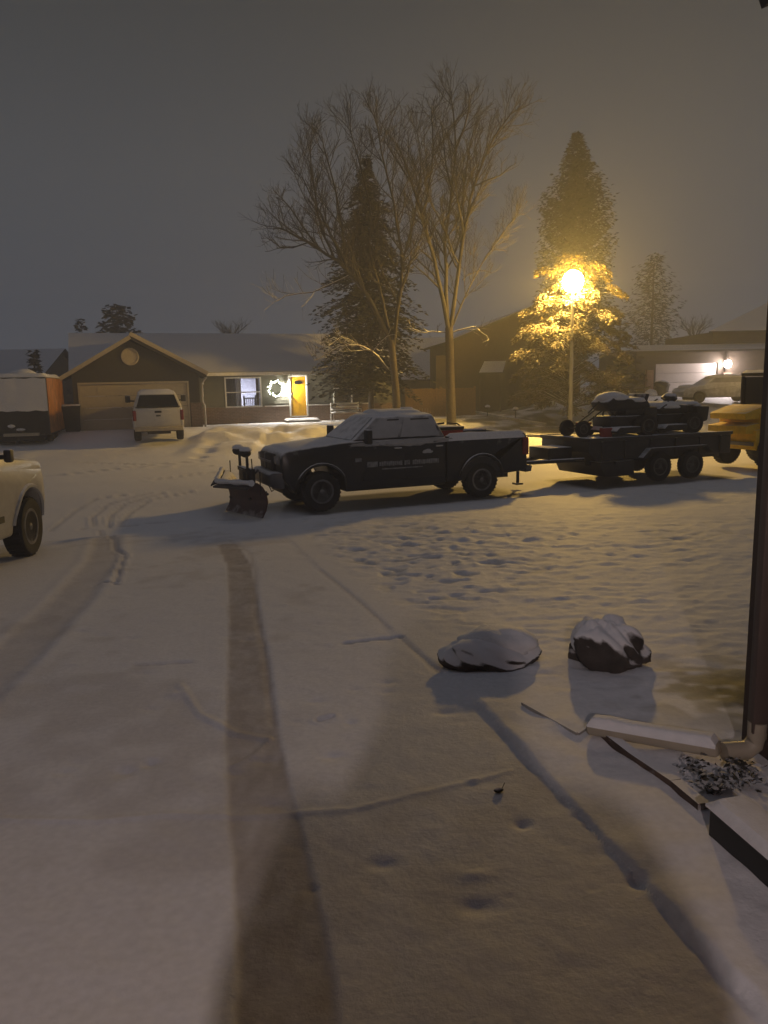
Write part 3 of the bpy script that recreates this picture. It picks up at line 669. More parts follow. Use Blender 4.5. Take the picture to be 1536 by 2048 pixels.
MB().box(-2.2, 2.2, -.9, .9, .40, .61).tube([(-2.45, .1, .3), (-2.45, .1, 1.0)], .03).build('chassis', M_dark, ct)
MB().blob((-2.42, .25, 1.02), (.08, .14, .07), 12, 8, .2, 2).blob((-2.42, -.05, .88), (.06, .2, .05), 12, 8, .2, 3).build('hitch_snow', M_snow, ct)
for sy in (1, -1):
    for x in (-1.2, -.3): wheel(ct, x, sy * 1.0, .36, .22, sy, M_rimdark, 5)

# ------------------------------------------------------------------ ranch house opposite
PH = R(20); HP0 = atY(597, 792, 40.5); HU = Vector((math.cos(PH), math.sin(PH), 0)); HV = Vector((-math.sin(PH), math.cos(PH), 0))
GZ = .62
hs = thing('ranch_house', 'low ranch house with gabled garage, yellow door and lit front window', 'house', (HP0.x, HP0.y, 0), PH)
def hxy(u, v, z): return Vector((HP0.x, HP0.y, 0)) + HU * u + HV * v + Vector((0, 0, z))
eav, ridge, rz_v = 3.16, 5.45, 4.6
# front wall around its openings: picture window, door, second window
def wall_strip(name, m, spans, y0=0., y1=.2):
    b = MB()
    for u0, u1, z0, z1 in spans: b.box(u0, u1, y0, y1, z0, z1)
    return b.build(name, m, hs, clean=False, smooth=0)
W1 = (-3.72, -2.0, 1.54, 2.92); DR = (-.42, .40, .96, 2.98); W2 = (1.95, 3.85, 1.54, 2.28)
zs = 1.50
wall_strip('siding', M_sidegreen, [(-5.2, W1[0], zs, eav), (W1[0], W1[1], W1[3], eav), (W1[1], DR[0], zs, eav), (DR[0], DR[1], DR[3], eav), (DR[1], W2[0], zs, eav), (W2[0], W2[1], W2[3], eav), (W2[1], 5.2, zs, eav), (W1[0], W1[1], zs, W1[2]), (W2[0], W2[1], zs, W2[2])])
for u0, u1 in ((-5.2, W1[0]), (W1[1], DR[0]), (DR[1], W2[0]), (W2[1], 5.2)):
    lap = MB(); z_ = zs + .12; 
    while z_ < eav - .05:
        lap.prism([(-.020, z_), (-.004, z_), (-.004, z_ + .148), (-.006, z_ + .148)], u0, u1, 'x'); z_ += .15
    lap.build('siding_board', M_sidegreen, hs, clean=False, smooth=0)
wall_strip('brick_wall', M_brick, [(-5.2, DR[0], 0, zs - .005), (DR[1], 5.2, 0, zs - .005), (DR[0], DR[1], 0, DR[2] - .01)], -.05, .2)
wall_strip('sill_course', M_trim, [(W1[1] + .2, DR[0] - .1, zs - .03, zs + .025), (DR[1] + .1, W2[0] - .15, zs - .03, zs + .025)], -.085, -.052)
MB().box(5.0, 5.2, .21, 8.6, 0, eav).box(-5.2, 5.2, 8.6, 8.8, 0, eav).build('side_wall', M_sidegreen, hs, clean=False)
def frame_window(par, u0, u1, z0, z1, nm='window', bars=1, m=M_trim, y=-.03, pane=None, cross=False):
    b = MB(); t_ = .07
    b.box(u0 - t_, u1 + t_, y - .03, y + .05, z1, z1 + t_).box(u0 - t_, u1 + t_, y - .06, y + .05, z0 - t_, z0)
    b.box(u0 - t_, u0, y - .03, y + .05, z0, z1).box(u1, u1 + t_, y - .03, y + .05, z0, z1)
    for k in range(bars):
        c = u0 + (u1 - u0) * (k + 1) / (bars + 1); b.box(c - .035, c + .035, y - .02, y + .04, z0, z1)
    o = b.build(nm, m, par, clean=False, smooth=0)
    if cross: B(u0, u1, y - .022, y + .03, (z0 + z1) / 2 - .02, (z0 + z1) / 2 + .03).build('sash_bar', m, o)
    B(u0, u1, y + .055, y + .06, z0, z1).build('pane', pane or M_glass, o)
    return o
M_pane = glassmat('clear_pane', (.92, .93, .95), .06)
w1 = frame_window(hs, *W1, bars=0, pane=M_pane, cross=True)
# the lit room behind the picture window
rm = MB(); u0, u1, z0, z1 = -4.6, -1.1, .97, 3.1
rm.add([(u0, .21, z0), (u1, .21, z0), (u1, 3.4, z0), (u0, 3.4, z0), (u0, .21, z1), (u1, .21, z1), (u1, 3.4, z1), (u0, 3.4, z1)], [(0, 1, 2, 3), (7, 6, 5, 4), (0, 3, 7, 4), (1, 5, 6, 2), (3, 2, 6, 7)])
rmo = rm.build('room', M_room, hs, clean=False, smooth=0)
B(-3.2, -2.3, 1.2, 2.2, 3.04, 3.08).build('ceiling_light', emat('room_lamp', (.92, .92, 1.0), ROOM_I * 42), rmo)
M_curt = mat('curtain', (.06, .058, .06), .9); M_curtl = mat('curtain_pale', (.5, .5, .55), .9)
for a, b_, m in ((-3.72, -3.18, M_curt), (-3.18, -2.92, M_curtl), (-2.16, -2.0, M_curt)):
    q = MB(); n_ = max(4, int((b_ - a) / .03))
    q.v = [(a + (b_ - a) * i / n_, .26 + .025 * math.sin(i * 1.9), z) for i in range(n_ + 1) for z in (1.45, 3.0)]
    q.f = [(2 * i, 2 * i + 2, 2 * i + 3, 2 * i + 1) for i in range(n_)]; q.build('curtain', m, w1, clean=False)
cq = MB().box(-2.72, -2.16, .62, .68, 1.88, 1.95)
for k in range(6): cq.box(-2.70 + k * .10, -2.67 + k * .10, .63, .67, 1.3, 1.9)
cq.box(-2.76, -2.70, .60, .70, 1.0, 2.06); cq.box(-2.16, -2.10, .6, .7, 1.0, 2.06); cq.box(-2.72, -2.16, .5, 1.0, 1.36, 1.42)
ch_ = cq.build('chair', M_dark, None, clean=False, smooth=0); ch_.location = (HP0.x, HP0.y, 0); ch_.rotation_euler = (0, 0, PH)
tag(ch_, 'dark spindle-back chair behind the lit picture window', 'chair')
frame_window(hs, *W2, bars=1)
dr = B(DR[0], DR[1], .0, .05, DR[2], DR[3] - .02).build('front_door', M_door, hs)
MB().box(DR[0] - .09, DR[0] - .005, -.07, .06, DR[2] - .02, DR[3] + .07).box(DR[1] + .005, DR[1] + .09, -.07, .06, DR[2] - .02, DR[3] + .07).box(DR[0] - .004, DR[1] + .004, -.07, .06, DR[3] - .015, DR[3] + .07).box(DR[0], DR[1], -.08, .06, DR[2] - .05, DR[2] - .005).build('door_frame', M_trim, dr, clean=False, smooth=0)
MB().lathe([(.0, 0), (.22, 0), (.22, .02), (.0, .02)], 20, Matrix.Translation((.0, -.004, 2.66)) @ Matrix.Scale(.45, 4, (0, 0, 1)) @ Matrix.Rotation(math.pi / 2, 4, 'X')).build('fan_light', M_glass, dr)
MB().blob((DR[0] + .07, -.05, 1.98), (.03, .05, .03), 10, 6, 0).box(DR[0] + .05, DR[0] + .09, -.02, 0, 1.9, 2.1).build('handle', M_dark, dr)
stp = MB().prism([(-.85, .0), (.85, .0), (.85, .17), (-.85, .17)], -1.0, -.1, 'y', Matrix.Translation((0, 0, .60))).build('door_step', M_conc, hs, bevel=.05)
snow_sheet(MB(), -.85, .85, -1.0, -.1, lambda x, y: .765, .08, 20, 10, 4, .1).build('step_snow', M_snow, stp)
# main roof, with the garage roof as a cross gable
EV = -.55
def slab(pts, th=.12):
    v = [Vector(p) for p in pts]; n = (v[1] - v[0]).cross(v[2] - v[0]).normalized(); n = n if n.z > 0 else -n
    k = len(v); return MB().add(v + [p - n * th for p in v], [tuple(range(k)), tuple(range(k, 2 * k))[::-1]] + [(i, (i + 1) % k, k + (i + 1) % k, k + i) for i in range(k)])
rf = slab([(-11.0, EV, eav + .08), (5.6, EV, eav + .08), (5.6, rz_v, ridge), (-11.0, rz_v, ridge)]).build('roof', M_roof, hs)
slab([(-11.0, rz_v + .004, ridge), (5.6, rz_v + .004, ridge), (5.6, 9.4, eav + .08), (-11.0, 9.4, eav + .08)]).build('roof', M_roof, hs)
B(-5.0, 5.6, EV - .06, EV - .005, eav - .10, eav + .06).build('gutter', M_trim, hs)
B(-5.0, 5.5, EV, 0, eav - .06, eav - .02).build('soffit', M_trimd, hs)
# garage wing
gL, gR, gF, pk_u, pk_z = -10.85, -5.22, -1.5, -8.27, 4.82
GD = (-10.55, -5.80, .60, 2.74)
b = MB().box(gL, GD[0], gF, gF + .2, 0, 3.15).box(GD[1], gR, gF, gF + .2, 0, 3.15).box(GD[0], GD[1], gF, gF + .2, GD[3], 3.15)
b.prism([(gL, 3.15), (gR, 3.15), (gR, 3.2), (pk_u, pk_z - .12), (gL, 3.2)], gF, gF + .2)
b.build('garage_wall', M_gable, hs, clean=False, smooth=0)
MB().box(gR - .2, gR, gF + .2, 8, 0, 3.15).box(gL, gL + .2, gF + .2, 8, 0, 3.15).build('garage_side_wall', M_gable, hs, clean=False)
MB().box(GD[1] + .12, gR + .06, gF - .10, gF - .002, .0, 1.75).box(gR + .002, gR + .06, gF - .0, -.06, .0, 1.75).box(GD[1] + .12, gR + .1, gF - .14, gF + .02, 1.752, 1.80).build('brick_pier', M_brick, hs, clean=False)
gdo = MB()
for k in range(4):
    z0 = GD[2] + k * (GD[3] - GD[2]) / 4; gdo.box(GD[0], GD[1], gF + .06, gF + .10, z0 + .006, z0 + (GD[3] - GD[2]) / 4 - .006)
    for j in range(8):
        u = GD[0] + .15 + j * .58; gdo.box(u, u + .44, gF + .05, gF + .062, z0 + .1, z0 + .43)
gdo.build('garage_door', M_gdoor, hs, bevel=0, clean=False, smooth=0)
MB().box(GD[0] - .09, GD[0], gF - .03, gF + .1, GD[2], GD[3]).box(GD[1], GD[1] + .09, gF - .03, gF + .1, GD[2], GD[3]).box(GD[0] - .09, GD[1] + .09, gF - .03, gF + .1, GD[3], GD[3] + .09).build('garage_frame', M_trimd, hs, clean=False, smooth=0)
for (ua, za), (ub, zb2) in (((gL - .55, 2.98), (pk_u, pk_z + .1)), ((gR + .35, 2.98), (pk_u, pk_z + .1))):
    s_ = slab([(ua, gF - .35, za + .1), (ub, gF - .35, zb2), (ub, rz_v - .3, zb2), (ua, rz_v - .3, za + .1)]).build('garage_roof', M_roof, hs)
    d = Vector((ub - ua, 0, zb2 - za - .1)); L_ = d.length; an = math.atan2(d.z, d.x)
    MB().box(0, L_, gF - .40, gF - .355, -.18, .0, Matrix.Translation((ua, 0, za + .10)) @ Matrix.Rotation(-an, 4, 'Y')).build('barge_board', M_trimd, hs)
MB().lathe([(.0, 0), (.40, 0), (.40, .04), (.33, .05), (.32, .02), (0, .02)], 24, Matrix.Translation((pk_u, gF - .005, 3.98)) @ Matrix.Rotation(math.pi / 2, 4, 'X')).build('gable_vent', M_trimd, hs)
dsp = MB().tube([(gR + .3, gF - .3, 2.98), (gR + .12, gF - .18, 2.7), (gR + .10, gF - .16, 1.86), (gR + .18, gF - .2, 1.66), (gR + .18, gF - .2, .55)], .05, 8)
dsp.build('downspout', M_trimd, hs)
# wreath and porch light
wr_ = thing('wreath', 'round holiday wreath of white lights on the siding left of the yellow door', 'wreath', hxy(-1.2, -.08, 2.40), PH)
q = MB(); pts = [(.36 * math.cos(a), 0, .36 * math.sin(a)) for a in np.linspace(0, 2 * math.pi, 40)]
q.tube(pts, [.07 + .02 * math.sin(i * 2.3) for i in range(40)], 8, cap=False); q.build('greenery', mat('wreath_green', (.05, .08, .03), .8), wr_)
M_led = emat('wreath_led', (1, .98, .80), 7.0 * WREATH_I)
rl = random.Random(2)
for k in range(34):
    a = k * 2 * math.pi / 34 + rl.uniform(-.05, .05); r_ = .36 + rl.uniform(-.07, .07)
    MB().blob((r_ * math.cos(a), -.085, r_ * math.sin(a)), (.026, .026, .026), 8, 6, 0).build('bulb', M_led, wr_)
pl_ = thing('porch_light', 'blazing white wall lantern between the wreath and the yellow door', 'lantern', hxy(-.66, -.02, 2.42), PH)
B(-.06, .06, -.03, .0, -.16, .16).build('back_plate', M_dark, pl_, bevel=.01); MB().tube([(0, -.02, .12), (0, -.12, .17), (0, -.14, .13)], .012, 6).build('bracket', M_dark, pl_)
MB().lathe([(.02, .17), (.09, .12), (.085, .11), (.01, .11)], 12, Matrix.Translation((0, -.14, 0))).build('hood', M_dark, pl_)
MB().blob((0, -.14, 0), (.075, .075, .105), 14, 10, 0).build('globe', emat('porch_globe', (1.0, .93, .82), PORCH_I / .02), pl_)
# bench, bin by the garage
bn = thing('garden_bench', 'pale slatted bench by the brick wall right of the door', 'bench', hxy(2.1, -1.3, .66), PH)
for k in range(3): B(-.75, .75, -.05 + k * .0 + .02, .02, .52 + k * .16, .62 + k * .16).build('back_slat', M_trim, bn)
for k in range(3): B(-.75, .75, -.45 + k * .15, -.34 + k * .15, .42, .45).build('seat_slat', M_trim, bn)
for x in (-.74, .74): MB().tube([(x, -.45, 0), (x, -.42, .62), (x, .0, .62)], .03, 6).tube([(x, .06, 0), (x, -.0, .95)], .03, 6).build('leg', M_trim, bn)
snow_sheet(MB(), -.75, .75, -.45, 0, lambda x, y: .455, .06, 12, 6, 1, .1).build('snow', M_snow, bn)
bi = thing('wheelie_bin', 'dark rubbish bin left of the tan garage door', 'bin', (-14.0, 35.0, bz(-14.0, 35.0)), PH)
MB().add([(-.3, -.3, 0), (.3, -.3, 0), (.3, .3, 0), (-.3, .3, 0), (-.38, -.4, 1.1), (.38, -.4, 1.1), (.38, .36, 1.1), (-.38, .36, 1.1)], [(3, 2, 1, 0), (4, 5, 6, 7), (0, 1, 5, 4), (1, 2, 6, 5), (2, 3, 7, 6), (3, 0, 4, 7)]).build('bin_body', M_dark, bi, bevel=.02)
MB().prism([(-.42, 1.1), (.40, 1.1), (.40, 1.16), (0, 1.22), (-.42, 1.16)], -.4, .4, 'x').build('lid', M_darks, bi, bevel=.02)

# ------------------------------------------------------------------ other houses
def house_box(name, label, x0, x1, y0, y1, zg_, ze, zr, wallm, rz=0., along='x', win=()):
    t = thing(name, label, 'house', ((x0 + x1) / 2, (y0 + y1) / 2, 0), rz)
    a, b_ = (x1 - x0) / 2, (y1 - y0) / 2
    if along == 'x':
        w_ = MB().prism([(-b_, zg_), (b_, zg_), (b_, ze), (0, zr - .1), (-b_, ze)], -a, a, 'x').build('wall', wallm, t, smooth=0)
        for s_ in (-1, 1): slab([(-a - .4, s_ * (b_ + .5), ze - .2), (a + .4, s_ * (b_ + .5), ze - .2), (a + .4, s_ * .004, zr + .06), (-a - .4, s_ * .004, zr + .06)]).build('roof', M_roof, t)
    else:
        w_ = MB().prism([(-a, zg_), (a, zg_), (a, ze), (0, zr - .1), (-a, ze)], -b_, b_, 'y').build('wall', wallm, t, smooth=0)
        for s_ in (-1, 1): slab([(s_ * (a + .5), -b_ - .4, ze - .2), (s_ * (a + .5), b_ + .4, ze - .2), (s_ * .004, b_ + .4, zr + .06), (s_ * .004, -b_ - .4, zr + .06)]).build('roof', M_roof, t)
    for (u0, u1, z0, z1) in win: frame_window(t, u0, u1, z0, z1, y=-b_ - .03)
    return t
# two-storey neighbour behind the bare trees
pA, pB = atY(905, 680, 46), atY(1062, 628, 46)
nh = thing('two_storey_house', 'tall dark brown house behind the street lamp and bare trees', 'house', (pA.x, 46, 0), R(6))
wd = pB.x - pA.x
MB().prism([(0, .5), (wd + 3.2, .5), (wd + 3.2, pA.z + .4), (wd, pB.z + .35), (0, pA.z)], 0, 8, 'y').build('wall', M_darkwall, nh, smooth=0)
slab([(-.4, -.4, pA.z - .1), (wd, -.4, pB.z + .45), (wd, 8.4, pB.z + .45), (-.4, 8.4, pA.z - .1)], .15).build('roof', M_roof, nh)
slab([(wd + .004, -.4, pB.z + .45), (wd + 3.6, -.4, pA.z + .3), (wd + 3.6, 8.4, pA.z + .3), (wd + .004, 8.4, pB.z + .45)], .15).build('roof', M_roof, nh)
ph = MB().add([(1.3, -1.2, 3.05), (2.7, -1.2, 3.05), (3.2, -.02, 3.72), (1.9, -.02, 3.72), (1.3, -1.2, 2.95), (2.7, -1.2, 2.95), (3.2, -.02, 3.62), (1.9, -.02, 3.62)], [(0, 1, 2, 3), (7, 6, 5, 4), (0, 4, 5, 1), (1, 5, 6, 2), (2, 6, 7, 3), (3, 7, 4, 0)]).build('roof_slab', M_roof, nh)
for x in (1.4, 2.6): MB().tube([(x, -1.1, .5), (x, -1.1, 2.98)], .06, 6).build('porch_post', M_darkwall, nh)
frame_window(nh, 3.4, 4.3, 1.6, 2.6, m=M_darkwall, y=-.03)
MB().box(-.95, -.02, .2, 1.2, .5, 4.1).build('chimney', M_darkwall, nh)
qA = atY(862, 688, 60)
house_box('snowy_roofed_house', 'pale house with steep snowy roof glimpsed between the bare trunks', qA.x - 4.6, qA.x + 3.2, 58, 66, .5, 3.0, 6.0, M_sidegreen)
qB = atY(15, 695, 52)
house_box('distant_house', 'dim house with snowy roof beyond the orange trailer', qB.x - 6, qB.x + 2.6, 50, 58, 0.3, 3.4, 5.3, M_gable)
# house with the lit garage on the right
rh = thing('garage_house', 'house with pale garage door under a bright lamp at right', 'house', (0, 0, 0), 0)
gy_ = 47.0
gl, gt = atY(1312, 728, gy_), atY(1436, 728, gy_); gz = 1.15
GX0, GX1, GT = gl.x, gt.x, gl.z
MB().box(GX0 - 1.2, GX0, gy_, gy_ + .3, .9, GT + .9).box(GX1, GX1 + 6, gy_, gy_ + .3, .9, GT + .9).box(GX0, GX1, gy_, gy_ + .3, GT, GT + .9).box(GX0 - 1.2, GX0 - .9, gy_ + .3, gy_ + 8, .9, GT + .9).build('wall', M_darkwall, rh, clean=False, smooth=0)
g2 = MB()
for k in range(4):
    z0 = gz + k * (GT - gz) / 4; g2.box(GX0, GX1, gy_ + .1, gy_ + .15, z0 + .008, z0 + (GT - gz) / 4 - .008)
g2.build('garage_door', mat('garage_door_white', (.55, .50, .48), .6, var=.05), rh, clean=False, smooth=0)
M_brickr = mat('brick_pink', (.33, .17, .12), .85, wave=(1.0, (.3, .25, .2)))
B(GX0 - .62, GX0 - .22, gy_ - .3, gy_ - .01, .9, GT - .35).build('brick_pier', M_brickr, rh)
B(GX1 + .25, GX1 + .75, gy_ - .3, gy_ - .01, .9, GT - .6).build('brick_pier', M_brickr, rh)
slab([(GX0 - 1.8, gy_ - .7, GT + .75), (GX1 + 7, gy_ - .7, GT + .75), (GX1 + 7, gy_ + 1.0, GT + 1.15), (GX0 - 1.0, gy_ + 1.0, GT + 1.15)]).build('roof', M_roof, rh)
u0_ = atY(1424, 700, gy_ + 1); uz = atY(1424, 664, gy_ + 1).z
B(u0_.x, u0_.x + 9, gy_ + 1, gy_ + 9, .9, uz).build('upper_wall', M_darkwall, rh)
k1, k2 = atY(1418, 668, gy_ + .5), atY(1550, 598, gy_ + 6.5)
slab([(k1.x, gy_ + .5, uz + .02), (k1.x + 10, gy_ + .5, uz + .02), (k2.x + 7, gy_ + 6.5, k2.z), (k2.x, gy_ + 6.5, k2.z)]).build('upper_roof', M_roof, rh)
lp = atY(1453, 728, gy_ - .25)
gl_ = thing('garage_light', 'glaring white lamp over the brick pier beside the pale garage door', 'lantern', (lp.x, gy_ - .32, lp.z), 0)
B(-.07, .07, .0, .32, -.3, .2).build('back_plate', M_dark, gl_, bevel=.01)
MB().lathe([(.02, .30), (.16, .2), (.15, .18), (.01, .18)], 12).build('hood', M_dark, gl_)
MB().blob((0, -.10, 0), (.2, .2, .22), 14, 10, 0).build('globe', emat('garage_globe', (1.0, .86, .82), GARAGE_I / .13), gl_)  # globe enlarged to include the glow around the lamp
# snow-covered car on that drive
cz = atY(1400, 806, 42.6)
car = thing('sedan', 'parked car wholly covered in snow before the pale garage door', 'car', (cz.x + 1.1, 42.8, cz.z + .02), R(180))
cp = [(2.25, .35), (2.3, .62), (2.15, .80), (1.2, .95), (.55, 1.38), (-.9, 1.42), (-1.6, 1.02), (-2.25, .95), (-2.3, .4), (-1.9, .3)] + arch(-1.35, .32, .36, .33, 8) + [(-.95, .28), (.9, .28)] + arch(1.4, .32, .36, .33, 8) + [(1.8, .3)]
def cdf(x, y, z): return (x, y * (1 - .25 * max(0, (z - .9)) / .5) * (1 - .1 * max(0, abs(x) - 1.8)), z)
MB().prism(cp, -.88, .88).build('body', M_carw, car, bevel=.06, seg=3, deform=cdf)
for sy in (1, -1):
    for x in (1.4, -1.35): wheel(car, x, sy * .76, .31, .2, sy, M_rimdark, 5)
    MB().prism([(1.0, 1.0), (.5, 1.32), (-.85, 1.36), (-1.4, 1.02)], *((.70, .80) if sy > 0 else (-.80, -.70))).build('side_window', M_frost, car)
MB().blob((-.2, 0, 1.38), (1.0, .66, .14), 22, 10, .12, 3, flat=-.05).blob((1.5, 0, .86), (.75, .75, .14), 20, 10, .12, 5, flat=-.05).build('snow', M_snow, car)
pq = atY(1323, 797, 45.5)
fp = thing('flower_pot', 'dark tapered planter standing before the pale garage door', 'planter', (pq.x, 45.5, pq.z - .05), 0)
MB().lathe([(.28, 0), (.42, .75), (.46, .78), (.46, .9), (.3, .9)], 14).build('pot', M_dark, fp); MB().blob((0, 0, .95), (.4, .4, .15), 14, 8, .4, 2).build('soil_snow', M_mulch, fp)
pq = atY(1302, 793, 45.5)
sb_ = MB().blob((0, 0, .22), (.38, .34, .32), 18, 12, .2, 7, flat=-.22).build('snowy_shrub', M_snow, None); sb_.location = (pq.x, 45.5, pq.z - .1)
tag(sb_, 'small round shrub capped white beside the brick pier', 'shrub')
# fence between the houses
fn = thing('board_fence', 'tan board fence lit by the street lamp between house and trunk', 'fence', (1.4, 43.5, 0), R(8))
bd = MB()
for k in range(26): bd.box(k * .15, k * .15 + .14, 0, .02, .62, 2.2 + .02 * math.sin(k * 3))
bd.build('board_panel', M_fence, fn, clean=False, smooth=0)
for x in (-.03, 1.95, 3.92): B(x - .05, x + .05, .021, .12, .5, 2.3).build('post', M_fence, fn)

# ------------------------------------------------------------------ street lamp
lt_ = atY(1146, 563, 35.4); lz = bz(lt_.x, 35.4)
sl = thing('street_lamp', 'tall street lamp glowing amber above the equipment trailer', 'street lamp', (lt_.x, 35.4, lz), 0)
LH = lt_.z - lz
MB().tube([(0, 0, 0), (0, 0, LH - .35)], [.10, .062], 14).build('pole', M_pole, sl)
MB().lathe([(.22, 0), (.22, .1), (.14, .16), (.12, .5)], 14).build('base', M_pole, sl)
MB().lathe([(.06, LH - .42), (.13, LH - .32), (.15, LH - .27)], 14).build('collar', M_dark, sl)
MB().lathe([(.05, LH + .42), (.16, LH + .36), (.30, LH + .27), (.29, LH + .25), (.05, LH + .25)], 16).build('cap', M_dark, sl)
gr = .46  # globe oversized so its disc takes in the lamp's glare
mgl = emat('sodium_lamp', HPS, LAMP_I / (math.pi * gr * gr))
MB().blob((0, 0, LH), (gr, gr, gr * 1.05), 18, 12, 0).build('globe', mgl, sl)

# ------------------------------------------------------------------ trees
def rvec(rng): 
    while True:
        v = Vector((rng.uniform(-1, 1), rng.uniform(-1, 1), rng.uniform(-1, 1)))
        if .05 < v.length < 1: return v.normalized()
def grow(b, pts, r0, r1, lvl, rng, maxl, dens, n, up=.25):
    L = sum((Vector(pts[i + 1]) - Vector(pts[i])).length for i in range(len(pts) - 1)); k = len(pts)
    b.tube(pts, [r0 + (r1 - r0) * (i / (k - 1)) for i in range(k)], n, cap=False)
    if lvl >= maxl: return
    m = max(2, int(dens[lvl] * L))
    for q in range(m):
        t = (.22 if lvl == 0 else .12) + .86 * (q + rng.random()) / m
        t = min(t, .99); f = t * (k - 1); i = min(int(f), k - 2); p = Vector(pts[i]).lerp(Vector(pts[i + 1]), f - i)
        d = (Vector(pts[i + 1]) - Vector(pts[i])).normalized()
        s = rvec(rng); s = (s - d * s.dot(d)).normalized()
        nd = (d * rng.uniform(.5, 1.0) + s * rng.uniform(.5, .9) + Vector((0, 0, up))).normalized()
        ln = [min(3.2, .45 * L), 1.35, .62, .32][lvl] * rng.uniform(.55, 1.2) * (1.12 - .72 * t)
        if lvl > 0: ln = min(ln, L * .8)
        pp = [p]; dd = nd; sg = 5 if lvl == 0 else 3
        for j in range(sg):
            dd = (dd + rvec(rng) * .22 + Vector((0, 0, .07))).normalized(); pp.append(pp[-1] + dd * (ln / sg))
        rr0 = max((r0 + (r1 - r0) * t) * .55, .006)
        grow(b, pp, min(rr0, [.05, .022, .011, .008][lvl]), [.012, .007, .0045, .004][lvl], lvl + 1, rng, maxl, dens, max(3, n - 2), up)
def limb_pts(px, Y0, Y1, rng):
    px = [(x, y + max(0, 520 - y) * .085) for x, y in px]
    return [atY(x, y, Y0 + (Y1 - Y0) * i / (len(px) - 1)) for i, (x, y) in enumerate(px)]
def smooth_pts(p, it=2):
    for _ in range(it):
        q = [p[0]]
        for i in range(len(p) - 1): q += [p[i].lerp(p[i + 1], .25), p[i].lerp(p[i + 1], .75)]
        p = q + [p[-1]]
    return p
def bare_tree(label, trunk, limbs, Y, r0, seed, dens, twigm=M_twig):
    rng = random.Random(seed); b0 = trunk[0]; base_ = atY(b0[0], b0[1], Y); zz = bz(base_.x, base_.y)
    t = thing('bare_tree', label, 'tree', (base_.x, base_.y, zz), 0); o = Vector((base_.x, base_.y, zz))
    tp = limb_pts(trunk, Y, Y, rng); tp[0] = Vector((base_.x, base_.y, zz - .1))
    tb_ = MB(); tp = smooth_pts(tp); tb_.tube([p - o for p in tp], [r0 * 1.35] + [r0 * (1 - .25 * i / len(tp)) for i in range(1, len(tp))], 12)
    cb_ = MB(); sn_ = MB(); rj = random.Random(seed)
    for px, r, dy in limbs:
        low = min(p[1] for p in px) > 540
        pts = smooth_pts(limb_pts(px, Y, Y + dy, rng), 1)
        pts = [p - o + (Vector((rng.uniform(-.05, .05), rng.uniform(-.1, .1), rng.uniform(-.05, .05))) if i > 1 else Vector()) for i, p in enumerate(pts)]
        grow(sn_ if low else cb_, pts, r, max(.016, r * .22), 0, rng, 2 if low else 3, dens, 7)
    if sn_.v: sn_.build('snowy_limb', M_limbsnow, t, clean=False, smooth=60)
    tb_.build('trunk', M_bark, t); cb_.build('crown', twigm, t, clean=False, smooth=60)
    return t
bare_tree('bare tree in front of the big dark spruce, low snowy limbs reaching left', [(796, 850), (792, 780), (786, 720), (783, 680)],
  [([(784, 690), (748, 610), (702, 548), (668, 515), (610, 478), (560, 452)], .13, -.8),
   ([(700, 548), (665, 470), (632, 400), (600, 330)], .07, .9), ([(690, 530), (684, 440), (664, 340), (645, 250)], .07, -.5),
   ([(668, 515), (640, 440), (625, 350), (622, 260)], .06, 1.2), ([(640, 500), (590, 420), (560, 380)], .05, -1.4),
   ([(783, 690), (758, 570), (738, 510), (745, 420), (725, 320), (700, 235)], .09, 1.0),
   ([(786, 700), (800, 600), (806, 520), (790, 420), (770, 310), (752, 215)], .10, -1.0),
   ([(806, 520), (830, 420), (842, 330), (835, 240)], .06, 1.3), ([(620, 480), (570, 500), (535, 470)], .04, .8), ([(700, 550), (640, 580), (580, 590), (550, 605)], .04, -1.0),
   ([(776, 740), (748, 702), (720, 692), (690, 688), (650, 708), (630, 720)], .06, -1.2), ([(748, 702), (770, 672), (785, 670)], .035, -.6), ([(720, 692), (690, 672), (655, 690)], .035, -1.4)],
  36.2, .19, 21, (2.9, 4.4, 6.2))
bare_tree('tallest bare tree, its trunk standing right of the dark spruce', [(903, 850), (901, 780), (899, 700), (898, 655)],
  [([(898, 665), (882, 580), (862, 500), (846, 430), (822, 350), (795, 270)], .12, -.8), ([(846, 430), (862, 340), (868, 250), (862, 190)], .06, .8), ([(822, 350), (790, 300), (760, 240)], .045, 1.0),
   ([(896, 660), (890, 560), (891, 460), (905, 370), (911, 260), (905, 170)], .11, .6), ([(891, 460), (872, 420), (852, 370), (845, 300)], .05, -.8), ([(905, 370), (890, 300), (880, 210)], .05, 1.2), ([(911, 280), (935, 210), (938, 160)], .05, -.9),
   ([(900, 665), (918, 540), (930, 450), (945, 360), (978, 270), (1025, 195)], .11, .3), ([(930, 450), (925, 380), (935, 290), (955, 210)], .06, .9), ([(945, 360), (990, 340), (1030, 310)], .04, -1.0),
   ([(906, 650), (932, 585), (985, 490), (1035, 420)], .05, .8), ([(925, 560), (940, 545), (965, 540), (985, 545)], .025, .5),
   ([(898, 664), (870, 663), (848, 665), (822, 655)], .035, -.5), ([(906, 664), (945, 650), (968, 668), (978, 682)], .035, -.4)],
  37.2, .24, 33, (2.8, 4.3, 6.2))
